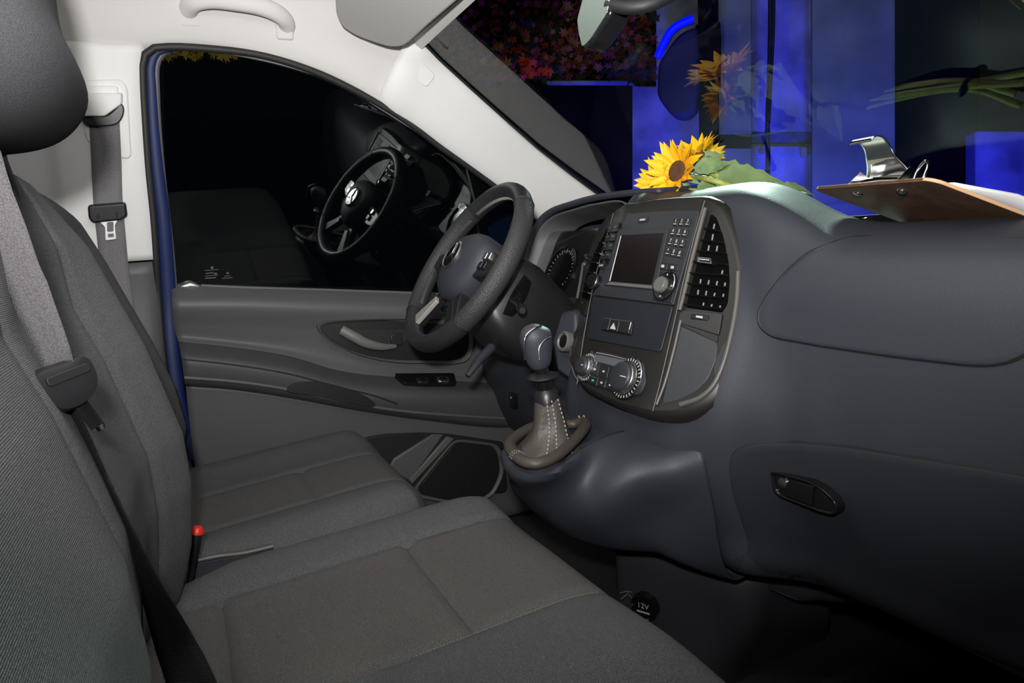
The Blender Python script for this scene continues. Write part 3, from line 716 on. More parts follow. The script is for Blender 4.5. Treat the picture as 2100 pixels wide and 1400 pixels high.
# left vent
lo2 = [(1248, 470), (1256, 470), (1236, 540), (1212, 620), (1196, 612), (1204, 570), (1222, 520)]
sl2 = [((1236, 500), (1246, 502)), ((1226, 522), (1240, 524)), ((1217, 540), (1234, 543)), ((1210, 560), (1228, 563)), ((1205, 580), (1222, 584)), ((1200, 600), (1216, 604))]
V2 = vent('air_vent', lo2, sl2, [], stk)
kb2 = lathe('vent_knob', sw(*st((1212, 534)), .004), SF.n, [(.008, 0), (.008, .012), (.006, .014), (.0005, .014)], M['gloss'], V2, n=16)
for k in range(6): tube('knob_grip', [sw(*[a+b for a, b in zip(st((1212, 534)), (.0078*cos(k*pi/3), .0078*sin(k*pi/3)))], .005), sw(*[a+b for a, b in zip(st((1212, 534)), (.0078*cos(k*pi/3), .0078*sin(k*pi/3)))], .017)], .0010, M['satin'], V2, n=5)
polyd('vent_base', [(1194, 612), (1212, 618), (1204, 648), (1189, 634)], .002, .0065, M['bezel'], stk, r=.002)
polyd('wheel_mark', [(1198, 620), (1202, 621), (1201, 625), (1197, 624)], .0065, .0075, M['satin'], stk, bevel=.0003, r=.0004)
polyd('cubby', [(1188, 640), (1204, 652), (1196, 720), (1188, 780), (1180, 755), (1178, 700)], .0015, .0042, M['unit'], stk, r=.003)
# --- head unit
hu = empty('head_unit', (0, .70, .87), 'dark grey radio head unit with blank screen and keypad above the hazard switch panel', 'radio')
hu_px = [(1265, 447), (1300, 440), (1350, 436), (1400, 434), (1440, 435), (1432, 468), (1410, 545), (1386, 628), (1300, 617), (1222, 607), (1240, 540)]
polyd('unit_face', hu_px, .002, .0062, M['unit'], hu, r=.003)
polyd('screen_frame', [(1276, 474), (1378, 472), (1352, 598), (1244, 588)], .005, .0085, M['unit'], hu, r=.002)
polyd('screen', [(1283, 486), (1370, 482), (1346, 588), (1260, 580)], .0080, .0090, M['screen'], hu, r=.001)
polyd('screen_lip', [(1258, 582), (1346, 590), (1344, 596), (1252, 587)], .0080, .0098, M['trimgrey'], hu, r=.0005)
tube('screen_edge', [sw(*st((1282, 488)), .0092), sw(*st((1259, 580)), .0092)], .0009, M['satin'], hu, n=6)
# maker's badge
polyd('badge', [(1314, 450), (1335, 448), (1334, 457), (1313, 459)], .006, .0068, M['gloss'], hu, r=.001)
polyd('badge_mark', [(1319, 452.5), (1330, 451.5), (1328, 455), (1318, 456)], .0068, .0074, M['white'], hu, r=.0006, bevel=.0002)
# keypad, right
ksym = [['1', '2', '3'], ['4', '5', '6'], ['7', '8', '9'], ['*', '0', '#']]
def bilin(q, a, b):
    (x0, y0), (x1, y1), (x2, y2), (x3, y3) = q
    return ((x0*(1-a)+x1*a)*(1-b)+(x3*(1-a)+x2*a)*b, (y0*(1-a)+y1*a)*(1-b)+(y3*(1-a)+y2*a)*b)
pad = [(1389, 451), (1426, 451), (1404, 538), (1368, 530)]
for r in range(4):
    for c in range(3):
        q = [bilin(pad, (c+a)/3, (r+b)/4) for a, b in ((.06, .08), (.94, .08), (.94, .80), (.06, .80))]
        bt = polyd('key', q, .005, .0082, M['blackplastic'], hu, r=.0015)
        cx_, cy_ = st(bilin(pad, (c+.5)/3, (r+.30)/4)); text('key_legend', ksym[r][c], SF, cx_, cy_, .0083, .0078, M['white'], bt)
        m_ = bilin(pad, (c+.5)/3, (r+.62)/4); polyd('key_print', [(m_[0]-3, m_[1]-1), (m_[0]+3, m_[1]-.8), (m_[0]+2.6, m_[1]+.6), (m_[0]-3.2, m_[1]+.4)], .0081, .0085, M['white'], bt, bevel=0, r=.0002)
for q in ([(1361, 542), (1378, 544), (1374, 557), (1358, 555)], [(1379, 544), (1400, 547), (1396, 560), (1375, 557)]):
    bt = polyd('key', q, .005, .0082, M['blackplastic'], hu, r=.0015)
    cx_ = sum(p[0] for p in q)/4; cy_ = sum(p[1] for p in q)/4
    polyd('key_print', [(cx_-3, cy_-3), (cx_+3, cy_-2.4), (cx_+2, cy_+3), (cx_-4, cy_+2.4)], .0081, .0085, M['white'], bt, bevel=0, r=.0003)
# rotary arrow pad, right
u, v = st((1372, 590)); 
rp = polyd('dial_plate', [(1360, 560), (1396, 565), (1384, 625), (1345, 618)], .005, .0075, M['blackplastic'], hu, r=.002)
lathe('dial_ring', sw(u, v, .007), SF.n, [(.0235, 0), (.0235, .0035), (.0215, .0042), (.0195, .0035), (.0005, .0035)], M['gloss'], hu, n=36)
lathe('dial_knob', sw(u-.004, v, .010), SF.n, [(.0125, 0), (.0125, .006), (.011, .008), (.0005, .008)], M['trimgrey'], hu, n=28)
arc = [sw(u+.0225*cos(radians(a)), v+.0225*sin(radians(a)), .0112) for a in range(-70, 75, 8)]
tube('dial_chrome', arc, .0011, M['chrome'], hu, n=6)
for a in (90, 0, -90): 
    du, dv = .017*cos(radians(a)), .017*sin(radians(a)); f2 = Frame(sw(u+du, v+dv, .0106), SF.ex, SF.ey)
    plate('dial_arrow', f2, [(-.0018, -.0012), (.0018, -.0012), (0, .002)], 0, .0004, M['white'], hu, bevel=0, smooth=False)
# left key column
padL = [(1254, 466), (1276, 463), (1256, 538), (1234, 540)]
polyd('key_plate', [(1256, 462), (1275, 458), (1273, 474), (1252, 478)], .005, .0070, M['trimgrey'] if False else M['unit'], hu, r=.001)
for r in range(4):
    for c in range(2):
        q = [bilin(padL, (c+a)/2, (r+b)/4) for a, b in ((.06, .08), (.94, .08), (.94, .78), (.06, .78))]
        bt = polyd('key', q, .005, .0080, M['blackplastic'], hu, r=.0012)
        m_ = bilin(padL, (c+.5)/2, (r+.3)/4); polyd('key_print', [(m_[0]-2.5, m_[1]-1.2), (m_[0]+2.5, m_[1]-1.4), (m_[0]+2, m_[1]+1), (m_[0]-3, m_[1]+1.2)], .0079, .0083, M['trimgrey'], bt, bevel=0, r=.0003)
for q in ([(1235, 543), (1246, 542), (1243, 553), (1232, 554)],):
    bt = polyd('key', q, .005, .0080, M['blackplastic'], hu, r=.001); polyd('key_print', [(1236, 546), (1244, 545), (1243, 549), (1235, 550)], .0079, .0083, M['white'], bt, bevel=0, r=.0003)
u, v = st((1229, 582))
vk = lathe('volume_knob', sw(u, v, .005), SF.n, [(.0130, 0), (.0130, .013), (.0115, .016), (.009, .0165), (.0005, .0165)], M['gloss'], hu, n=30)
lathe('knob_band', sw(u, v, .012), SF.n, [(.0128, 0), (.0136, .001), (.0136, .004), (.0128, .005)], M['satin'], vk, n=30)
# --- hazard switch panel
hz = empty('switch_panel', (0, .66, .80), 'flat blue-black blanking panel with hazard warning switches below the radio', 'switch panel')
polyd('panel_face', [(1221, 611), (1300, 620), (1385, 631), (1362, 718), (1356, 723), (1210, 696)], .002, .0058, mat('blue_black_plastic', (.013, .014, .021), .5, bump=.1, bscale=900), hz, r=.003)
polyd('switch_base', [(1248, 656), (1305, 662), (1301, 690), (1240, 680)], .005, .0075, M['gloss'], hz, r=.003)
for i, q in enumerate(([(1249, 657), (1262, 658), (1256, 681), (1242, 679)], [(1263, 659), (1281, 661), (1275, 684), (1257, 681)], [(1282, 661), (1304, 664), (1299, 688), (1276, 684)])):
    s_ = polyd('switch', q, .006, .0105, M['blackplastic'], hz, r=.0015, bevel=.0012)
    if i == 1: polyd('warning_triangle', [(1269, 666), (1273, 680), (1261, 678)], .0103, .0109, M['white'], s_, bevel=0, r=.0003)
    tube('switch_edge', [sw(*st(q[0]), .0105), sw(*st(q[1]), .0105)], .0006, M['satin'], s_, n=5)
tube('switch_edge', [sw(*st((1304, 665)), .0098), sw(*st((1298, 687)), .0098)], .0007, M['satin'], hz, n=5)
# --- climate control
cl = empty('climate_control', (0, .62, .75), 'climate control panel with two knobs and silver display at the bottom of the console', 'climate control')
polyd('control_base', [(1212, 730), (1238, 722), (1300, 738), (1325, 745), (1330, 785), (1318, 812), (1290, 810), (1230, 795), (1204, 780), (1202, 750)], .002, .006, M['unit'], cl, r=.008)
polyd('display', [(1234, 730), (1292, 742), (1282, 758), (1226, 742)], .005, .0090, M['satin'] if False else mat('display_grey', (.10, .105, .115), .3), cl, r=.001)
tube('display_edge', [sw(*st((1232, 727)), .0095), sw(*st((1262, 733)), .0098), sw(*st((1294, 741)), .0095)], .0010, M['chrome'], cl, n=6)
for (px, r, m2) in (((1211, 755), .017, 0), ((1292, 778), .0245, 1)):
    u, v = st(px)
    sk = lathe('dial_skirt', sw(u, v, .003), SF.n, [(r+.009, 0), (r+.009, .003), (r+.007, .0045), (.0005, .0045)], M['gloss'], cl, n=40)
    for i in range(30):
        a = 2*pi*i/30; f2 = Frame(sw(u+(r+.0045)*cos(a), v+(r+.0045)*sin(a), .0078), SF.ex*cos(a)+SF.ey*sin(a), SF.ey*cos(a)-SF.ex*sin(a))
        box('skirt_mark', f2, -.0022, .0022, -.0007, .0007, 0, .0004, M['white'], sk, bevel=0, smooth=False)
    kn = lathe('knob', sw(u, v, .006), SF.n, [(r, 0), (r-.0008, .012), (r-.003, .016), (r-.005, .017), (.0005, .0165)], M['unit'], cl, n=40)
    lathe('knob_ring', sw(u, v, .008), SF.n, [(r-.0004, 0), (r+.0012, .001), (r+.0004, .008), (r-.0015, .010)], M['satin'], kn, n=40)
    ringp = [sw(u+(r+.0085)*cos(radians(a)), v+(r+.0085)*sin(radians(a)), .0076) for a in range(-60, 100, 8)]
    tube('chrome_arc', ringp, .0011, M['chrome'], cl, n=6)
    box('pointer', Frame(sw(u, v, .0226), SF.ex, SF.ey), .004, r-.006, -.0008, .0008, -.001, .0004, M['white'], kn, bevel=0, smooth=False)
for i, q in enumerate(([(1222, 746), (1239, 750), (1233, 774), (1218, 770)], [(1240, 750), (1258, 754), (1252, 779), (1235, 775)], [(1259, 755), (1276, 759), (1270, 784), (1254, 780)], [(1217, 773), (1235, 777), (1231, 794), (1213, 787)], [(1236, 777), (1252, 781), (1248, 798), (1232, 794)], [(1253, 782), (1270, 786), (1267, 803), (1249, 799)])):
    b_ = polyd('key', q, .005, .0085, M['blackplastic'], cl, r=.0012)
    cx_ = sum(p[0] for p in q)/4; cy_ = sum(p[1] for p in q)/4
    polyd('key_print', [(cx_-2, cy_-2), (cx_+2.4, cy_-1.6), (cx_+2, cy_+2), (cx_-2.4, cy_+1.6)], .0084, .0088, M['cyan'] if i == 3 else M['white'], b_, bevel=0, r=.0004)
# --- gear pod (console shelf growing out of the dash)
pod = empty('gear_console', (-.05, .50, .56), 'rounded grey console shelf around the gear lever below the centre stack', 'console')
topo = [(1062, 896), (1090, 868), (1130, 850), (1200, 845)]
GX = -.04
# plan outline of the pod rim (X,Y,Z) from pixels with depth
rimL = [oZ(p, .672) for p in ((1040, 928), (1056, 952), (1088, 966), (1130, 962), (1180, 940), (1230, 910), (1280, 893))]
crest = [oZ((x, y), z) for x, y, z in ((1035, 925, .672), (1050, 960, .665), (1085, 976, .662), (1130, 972, .664), (1170, 950, .668), (1215, 920, .672), (1270, 896, .677), (1340, 890, .68), (1420, 902, .68))]
low1 = [oX((x, y), xx) for x, y, xx in ((1045, 970, -.16), (1070, 1000, -.09), (1110, 1022, -.03), (1170, 1040, .01), (1210, 1030, .04), (1250, 1000, .065), (1300, 970, .085), (1380, 950, .11), (1440, 925, .135))]
low2 = [oX((x, y), xx) for x, y, xx in ((1060, 1010, -.16), (1100, 1045, -.09), (1150, 1075, -.03), (1200, 1092, .0), (1250, 1095, .035), (1300, 1080, .06), (1350, 1060, .08), (1410, 1040, .11), (1460, 1020, .14))]
low3 = [oX((x, y), xx) for x, y, xx in ((1080, 1020, -.17), (1130, 1065, -.10), (1190, 1100, -.04), (1250, 1118, .0), (1310, 1125, .03), (1350, 1128, .055), (1400, 1150, .08), (1460, 1172, .10), (1505, 1184, .12))]
inner = [p.lerp(V((-.06, .52, .68)), .15) + V((0, .01, .002)) for p in crest]
deep = [V((p.x-.0, p.y+.10, p.z+.01)) for p in low3]
surf('console_shell', [inner, crest, low1, low2, low3, deep], 60, 50, M['dash'], pod, solid=.004, offset=1)
# shelf plane under the boot
shelf = [oZ(p, .668) for p in ((1046, 922), (1060, 948), (1090, 958), (1130, 952), (1200, 910), (1280, 880), (1300, 820), (1180, 800), (1100, 850))]
vsx = shelf + [p - V((0, 0, .02)) for p in shelf]; ns_ = len(shelf)
obj('console_shelf', vsx, [tuple(range(ns_)), tuple(range(2*ns_-1, ns_-1, -1))] + [(i, (i+1) % ns_, ns_+(i+1) % ns_, ns_+i) for i in range(ns_)], M['dash'], pod, bevel=.004)
# --- gear lever
gl_ = empty('gear_lever', oZ((1120, 920), .668), 'manual gear lever with grey knob and stitched brown leather boot', 'gear lever')
GLX = oZ((1122, 915), .672).x
gp_ = lambda px: oX(px, GLX)
kb_p = [gp_(p) for p in ((1108, 756), (1106, 740), (1102, 715), (1098, 690), (1096, 674), (1096, 664))]
ax = (kb_p[-1]-kb_p[0]).normalized()
knob = tube('knob', cr(kb_p, 20), [.011, .0145, .0165, .018, .0190, .0198, .0205, .0212, .0218, .0224, .0230, .0235, .0238, .0240, .0238, .0232, .0218, .0190, .0140, .004], M['dash'], gl_, n=20, sx=1.05, sy=.90, up=(0, 1, 0))
# silver shift inlay and piping
kf = [oX((x, y), GLX+.026) for x, y in ((1076, 738), (1074, 710), (1078, 690), (1092, 676), (1110, 668))]
tube('knob_piping', cr(kf, 20), .0018, M['chrome'], knob, n=8)
kf2 = [oX((x, y), GLX+.030) for x, y in ((1106, 738), (1106, 712), (1118, 696), (1130, 690))]
tube('knob_crease', cr(kf2, 16), .0007, M['satin'], knob, n=6)
tube('shaft', [gp_((1122, 825)), gp_((1116, 790)), gp_((1110, 752))], [.013, .012, .010], M['gloss'], gl_, n=16)
lathe('collar', gp_((1113, 772)), ax, [(.010, -.006), (.023, -.002), (.025, .0), (.022, .003), (.010, .006)], M['blackplastic'], gl_, n=28)
lathe('boot_ring', gp_((1120, 812)), ax, [(.015, -.014), (.020, -.010), (.019, .006), (.014, .012)], M['blackplastic'], gl_, n=28)
# leather boot: lofted sections, folds
bc = [gp_(p) for p in ((1122, 815), (1124, 835), (1127, 860), (1126, 890), (1122, 915), (1120, 925))]
brad = [.019, .022, .025, .029, .038, .052]
vs = []; nb = 36
for i, (c, r) in enumerate(zip(cr(bc, 16), cr2([(k, b) for k, b in enumerate(brad)], 16, False))):
    rr = r[1]
    for j in range(nb):
        a = 2*pi*j/nb; fold = 1 + .10*sin(4*a+.6)*sin(pi*min(1, i/13)) + .05*sin(7*a+i*.5)*(i/15)
        vs.append(c + V((rr*fold*cos(a), rr*fold*sin(a)*1.05, 0)))
boot = obj('boot', vs, gridf(16, nb, False, True), M['boot'], gl_, subd=1)
# stitched seams running down the boot
def stitch(name, pts, m, par, step=.006, r=.0009):
    pts = cr(pts, max(4, int(sum((a-b).length for a, b in zip(pts, pts[1:]))/step)*2)); v_ = []; f_ = []
    for i in range(0, len(pts)-1, 2):
        a, b = pts[i], pts[i+1]; t = (b-a).normalized(); n1 = t.orthogonal().normalized(); n2 = t.cross(n1); k = len(v_)
        for e in (a, b):
            for q in range(4): v_.append(e + n1*(r*cos(q*pi/2)) + n2*(r*sin(q*pi/2)))
        for q in range(4): f_.append((k+q, k+(q+1) % 4, k+4+(q+1) % 4, k+4+q))
        f_ += [(k, k+1, k+2, k+3), (k+7, k+6, k+5, k+4)]
    return obj(name, v_, f_, m, par, smooth=False)
def bootpt(i, a, off=.0012):
    j = a/(2*pi)*nb; j0 = int(j) % nb; c = cr(bc, 16)[i]; p = vs[i*nb+j0]; d = (p-c); return p + d.normalized()*off
for a0 in (radians(-22), radians(-10), radians(28)):
    stitch('stitching', [bootpt(i, a0 % (2*pi)) for i in range(0, 15)], M['thread'], boot)
# padded leather ring at the boot's foot
ring_px = [(1046, 908), (1054, 930), (1080, 948), (1100, 950), (1130, 940), (1168, 912), (1200, 872), (1196, 862), (1170, 870), (1140, 862), (1095, 874), (1062, 892)]
rp_ = [oZ(p, .684) for p in ring_px]
rg = tube('boot_collar', cr(rp_, 48, True), .0095, M['boot'], gl_, n=12, closed=True, sx=.8)
for k in (0, 3, 6): 
    P_ = cr(rp_, 48, True); i_ = (k*8+6) % 48; t_ = (P_[(i_+1) % 48]-P_[i_-1]).normalized(); s_ = t_.cross(ZUP).normalized()
    for sh in (-.004, .004):
        stitch('stitching', [P_[i_] + t_*sh + s_*(.0102*cos(a)) + ZUP*(.0084*sin(a)) for a in [pi*q/8 for q in range(9)]], M['thread'], rg, step=.0035)
# --- ignition ring left of the console
IG = Frame(oX((1159, 700), -.215), (1, 0, 0), (0, .3, 1))
u, v = IG.uv((1159, 700))
ig = lathe('ignition_switch', IG.w(u, v, .0), IG.n, [(.019, -.006), (.019, .005), (.016, .007), (.013, .003), (.0005, .003)], M['trimgrey'], dash, n=30)
lathe('key_slot', IG.w(u, v, .002), IG.n, [(.012, 0), (.012, .003), (.0005, .003)], M['gloss'], ig, n=24)
igp = [oX((x, y), xx) for x, y, xx in ((1150, 640, -.27), (1180, 640, -.22), (1185, 720, -.20), (1170, 780, -.20), (1140, 760, -.235), (1130, 700, -.26))]
vs_ = igp + [p+V((-.02, .05, 0)) for p in igp]
obj('ignition_panel', vs_, [tuple(range(6)), tuple(range(11, 5, -1))] + [(i, (i+1) % 6, 6+(i+1) % 6, 6+i) for i in range(6)], M['dash'], dash, bevel=.008, seg=3)
# --- lower centre box with power socket
hb = empty('lower_centre_box', (.0, .78, .2), 'scuffed black plastic box on the floor with a 12V socket below the dashboard', 'console')
tp = [oX((1268, 1108), -.10), oX((1300, 1112), -.07), oX((1400, 1140), -.01), oX((1480, 1170), .04), oX((1562, 1190), .085), oX((1600, 1196), .085), oX((1700, 1215), .085)]
md = [oX((1268, 1180), -.11), oX((1300, 1190), -.08), oX((1400, 1230), -.01), oX((1470, 1255), .035), oX((1535, 1270), .075), oX((1590, 1265), .075), oX((1700, 1270), .075)]
bt = [oX((1270, 1275), -.115), oX((1305, 1310), -.085), oX((1370, 1355), -.03), oX((1410, 1378), .0), oX((1462, 1388), .03), oX((1560, 1360), .03), oX((1690, 1308), .03)]
bt = [V((p.x, p.y, p.z)) for p in bt]
b2 = [V((p.x, p.y, .19)) for p in bt]
for L_ in (tp, md, bt, b2): L_.insert(0, L_[0] + V((-.02, .15, 0)))
tpp = [p + V((0, .02, .012)) for p in tp]; tp3 = [p + V((-.02, .12, .02)) for p in tp]
surf('box_shell', [tp3, tpp, tp, md, bt, b2], 60, 36, M['box'], hb, solid=.004, offset=1)
so = oX((1325, 1240), -.058); sn = V((.45, -.89, .0)).normalized()
SOF = Frame(so + sn*.012, ZUP.cross(sn)*1.0, ZUP)
if SOF.n.dot(CAM-so) < 0: SOF = Frame(so + sn*.012, -SOF.ex, ZUP)
sk = lathe('socket_ring', SOF.o - SOF.n*.014, SOF.n, [(.025, 0), (.025, .012), (.0225, .016), (.020, .012), (.0005, .012)], M['gloss'], hb, n=30)
text('socket_print', '12V', SOF, 0, .004, .0005, .014, M['white'], sk)
box('socket_bar', SOF, -.012, .012, -.009, -.006, 0, .0008, M['white'], sk, bevel=0)
for pts_ in (((1272, 1216), (1284, 1212), (1296, 1214)), ((1274, 1228), (1286, 1218)), ((1286, 1214), (1296, 1226), (1302, 1240)), ((1376, 1346), (1396, 1338), (1416, 1332)), ((1380, 1344), (1400, 1348), (1420, 1346)), ((1428, 1366), (1444, 1362), (1456, 1366), (1454, 1372))):
    tube('scuff_mark', [oX(p, -.085 if p[0] < 1320 else -.005) + (CAM-oX(p, 0)).normalized()*.004 for p in pts_], .0011, M['scuff'], hb, n=5)
# --- driver knee panel vents etc. in shade: column, pedals area
col = empty('steering_column', (-.40, .75, .72), 'black plastic steering column shroud with stalks behind the wheel', 'steering column')
WC = V((-.40, .513, .941)); WU = V((0, .592, .806)).normalized(); WNn = V((0, -.806, .592)).normalized()
def cw(x, u, d): return WC + V((1, 0, 0))*x + WU*u + WNn*d
secs = []
for d, w_, h0, h1 in ((-.050, .062, -.075, .060), (-.075, .075, -.095, .070), (-.12, .080, -.110, .072), (-.16, .078, -.115, .066), (-.23, .070, -.10, .055), (-.32, .06, -.08, .05)):
    secs.append([cw(x, u, d) for x, u in rrect(-w_, w_, h0, h1, .04, 7)])
vs_ = [p for s_ in secs for p in s_]; nn = len(secs[0])
obj('shroud', vs_, gridf(len(secs), nn, False, True) + [tuple(range(nn))[::-1], tuple(range((len(secs)-1)*nn, len(secs)*nn))], M['blackplastic'], col)
lathe('collar', cw(0, -.010, -.085), -WNn, [(.075, -.004), (.088, 0), (.088, .02), (.084, .024), (.07, .024)], M['gloss'], col, n=40)
tube('stalk', cr([cw(.07, -.02, -.09), cw(.12, -.03, -.085), cw(.165, -.045, -.075)], 12), [.008, .0075, .007, .007, .007, .007, .0075, .008, .009, .0095, .009, .006], M['blackplastic'], col, n=12)
tube('stalk', cr([cw(-.07, .02, -.085), cw(-.13, .03, -.075), cw(-.19, .04, -.06)], 12), .008, M['blackplastic'], col, n=12)
tube('stalk', cr([cw(-.07, -.04, -.085), cw(-.12, -.06, -.075), cw(-.16, -.075, -.06)], 12), .007, M['blackplastic'], col, n=12)
lg = [oX(p, -.36) for p in ((1040, 716), (1060, 708), (1075, 735), (1058, 742))]
# adjust lever under the column
tube('adjust_lever', [cw(.03, -.115, -.12), cw(.05, -.15, -.10), cw(.06, -.19, -.09)], [.010, .009, .006], M['dash'], col, n=10)
# ================================================================== STEERING WHEEL
sw_ = empty('steering_wheel', WC, 'black leather steering wheel with perforated grips and silver lower spoke', 'steering wheel')
RW = .174
def rimpt(a, r=RW, d=0): return WC + V((1, 0, 0))*(r*cos(a)) + WU*(r*sin(a)) + WNn*d
def rimseg(name, a0, a1, m, parent, r=.0180, n=30):
    pts = [rimpt(radians(a0+(a1-a0)*i/(n-1))) for i in range(n)]
    vs = []
    for i, p in enumerate(pts):
        a = radians(a0+(a1-a0)*i/(n-1)); er = V((1, 0, 0))*cos(a) + WU*sin(a)
        for j in range(16):
            t = 2*pi*j/16; vs.append(p + er*(r*.92*cos(t)) + WNn*(r*1.12*sin(t)))
    return obj(name, vs, gridf(n, 16, False, True), m, parent)
for a0, a1, nm, m in ((50, 130, 'rim_top', 'leather'), (130, 222, 'rim_grip', 'perf'), (222, 318, 'rim_bottom', 'leather'), (-42, 50, 'rim_grip', 'perf')):
    sg_ = rimseg(nm, a0+.3, a1-.3, M[m], sw_)
for a in (50, 130, 222, 318):
    p = rimpt(radians(a)); er = V((1, 0, 0))*cos(radians(a)) + WU*sin(radians(a))
    tube('rim_seam', [p + er*(.0168*cos(t)) + WNn*(.0203*sin(t)) for t in [2*pi*i/20 for i in range(20)]], .0011, M['black'], sw_, n=5, closed=True)
# inner stitching (zig-zag), both grips
for a0, a1 in ((135, 178), (190, 218), (52, 128), (4, 46)):
    pts = []
    for i in range(int((a1-a0)*1.3)):
        a = radians(a0+(a1-a0)*i/((a1-a0)*1.3)); er = V((1, 0, 0))*cos(a) + WU*sin(a)
        pts.append(rimpt(a) - er*.0168 + WNn*(.0035 if i % 2 else -.0035))
    tube('rim_stitch', pts, .0006, M['thread_dark'], sw_, n=4)
# hub / airbag pad
hub2d = [(-.085, .012), (-.078, .045), (-.045, .064), (0, .070), (.045, .064), (.078, .045), (.085, .012), (.070, -.028), (.042, -.066), (0, -.078), (-.042, -.066), (-.070, -.028)]
hub = cr2(hub2d, 48); vs = []
for s, d in ((.80, -.045), (1.0, -.030), (1.0, .002), (.95, .013), (.80, .024), (.55, .031), (.25, .035), (.02, .036)):
    for u, v in hub: vs.append(WC + V((1, 0, 0))*(u*s) + WU*(v*s) + WNn*d)
obj('airbag_pad', vs, gridf(8, 48, False, True) + [tuple(range(7*48, 8*48)), tuple(range(48))[::-1]], M['dash'], sw_)
EM = Frame(WC + WNn*.0355 + WU*.004, (1, 0, 0), WU)
eb = lathe('emblem', EM.o, EM.n, [(.029, -.006), (.031, .001), (.0285, .0035), (.0262, .0015), (.0005, .0015)], M['satin'], sw_, n=40)
lathe('emblem_field', EM.o + EM.n*.0012, EM.n, [(.0262, 0), (.0262, .0008), (.0005, .0008)], M['gloss'], eb, n=36)
for k in range(3):
    a = radians(90+120*k); 
    plate('emblem_star_point', EM, [(.0265*cos(a), .0265*sin(a)), (.0045*cos(a+pi/3), .0045*sin(a+pi/3)), (0, 0), (.0045*cos(a-pi/3), .0045*sin(a-pi/3))], .0015, .0042, M['chrome'], eb, bevel=.0006)
# spokes
for s in (-1, 1):
    pts = [(s*.070, .030), (s*.110, .030), (s*.160, .024), (s*.168, -.006), (s*.120, -.022), (s*.068, -.026)]
    F_ = Frame(WC + WNn*(-.006), (1, 0, 0), WU)
    sp = plate('spoke', F_, pts if s > 0 else pts[::-1], -.018, .012, M['blackplastic'], sw_, bevel=.004)
    # button cluster
    for k in range(4):
        du = s*(.088+.017*(k % 2)); dv = .018-.020*(k//2)
        plate('wheel_button', F_, rrect(du-.0075, du+.0075, dv-.008, dv+.008, .003), .011, .0165, M['satin'] if k < 2 else M['gloss'], sp, bevel=.0015)
    # lower chrome spoke
    q = [(s*.030, -.060), (s*.052, -.058), (s*.108, -.130), (s*.090, -.143)]
    plate('lower_spoke', F_, q if s > 0 else q[::-1], -.012, .008, M['blackplastic'], sw_, bevel=.003)
F_ = Frame(WC + WNn*(-.006), (1, 0, 0), WU)
for s in (-1, 1):
    q = [(s*.034, -.085), (s*.047, -.075), (s*.106, -.128), (s*.092, -.142), (s*.075, -.142)]
    plate('silver_spoke_cover', F_, q if s > 0 else q[::-1], .004, .0135, M['spoke_silver'] if s < 0 else M['blackplastic'], sw_, bevel=.002)

# ================================================================== SEATS
def softblock(specs, fr, W, D, H, zf, nx=70, ny=70, R=.05, sq=5, region=None, names=None, parent=None):
    """cushion: plan W x D (u along fr.ex, v along fr.ey), soft edges of radius R, surface zf(u,v), skirt depth H.
    region(u,v)-> key; one mesh part per key"""
    def samp(n): 
        return [sin((2*i/(n-1)-1)*pi/2*.92)/sin(pi/2*.92) for i in range(n)]
    U = samp(nx); Vv = samp(ny); P = []; keys = {}
    for b in Vv:
        for a in U:
            r = max(abs(a), abs(b)); 
            if r > 1e-6:
                dx, dy = a/r, b/r; k = (abs(dx)**sq+abs(dy)**sq)**(-1/sq); f = 1+(k-1)*r**6
            else: f = 1
            u = a*f*W/2; v = b*f*D/2
            e = min((1-abs(a))*W/2, (1-abs(b))*D/2)
            ec = (1-r)*min(W, D)/2
            drop = 0
            if e < R: drop = R - sqrt(max(0, R*R-(R-e)**2))
            P.append(fr.w(u, v, zf(u, v) - drop))
    faces = gridf(ny, nx); 
    for f in faces:
        i = f[0] // nx; j = f[0] % nx
        u = (U[j]+U[min(j+1, nx-1)])/2*W/2; v = (Vv[i]+Vv[min(i+1, ny-1)])/2*D/2
        keys.setdefault(region(u, v) if region else 'a', []).append(f)
    ring = [j for j in range(nx)] + [i*nx+nx-1 for i in range(1, ny)] + [(ny-1)*nx+j for j in range(nx-2, -1, -1)] + [i*nx for i in range(ny-2, 0, -1)]
    out = {}
    for key, fs in keys.items():
        used = sorted({q for f in fs for q in f}); mp = {q: k for k, q in enumerate(used)}
        o = obj(names[key][0], [P[q] for q in used], [tuple(mp[q] for q in f) for f in fs], names[key][1], parent); out[key] = o
    sk = []; m = len(ring)
    ctr = sum((P[q] for q in ring), V((0, 0, 0)))/m
    for lv in (0, .02, .5, 1):
        for q in ring:
            p = P[q]; d = (p-fr.o); t = d.dot(fr.n); pin = p - fr.n*(H*lv)
            if lv == 1: pin = pin + (ctr-p)*.03
            sk.append(pin)
    o = obj(names['side'][0], sk, gridf(4, m, False, True), names['side'][1], parent); out['side'] = o
    return out
def gs(x, c, w): return math.exp(-((x-c)/w)**2)
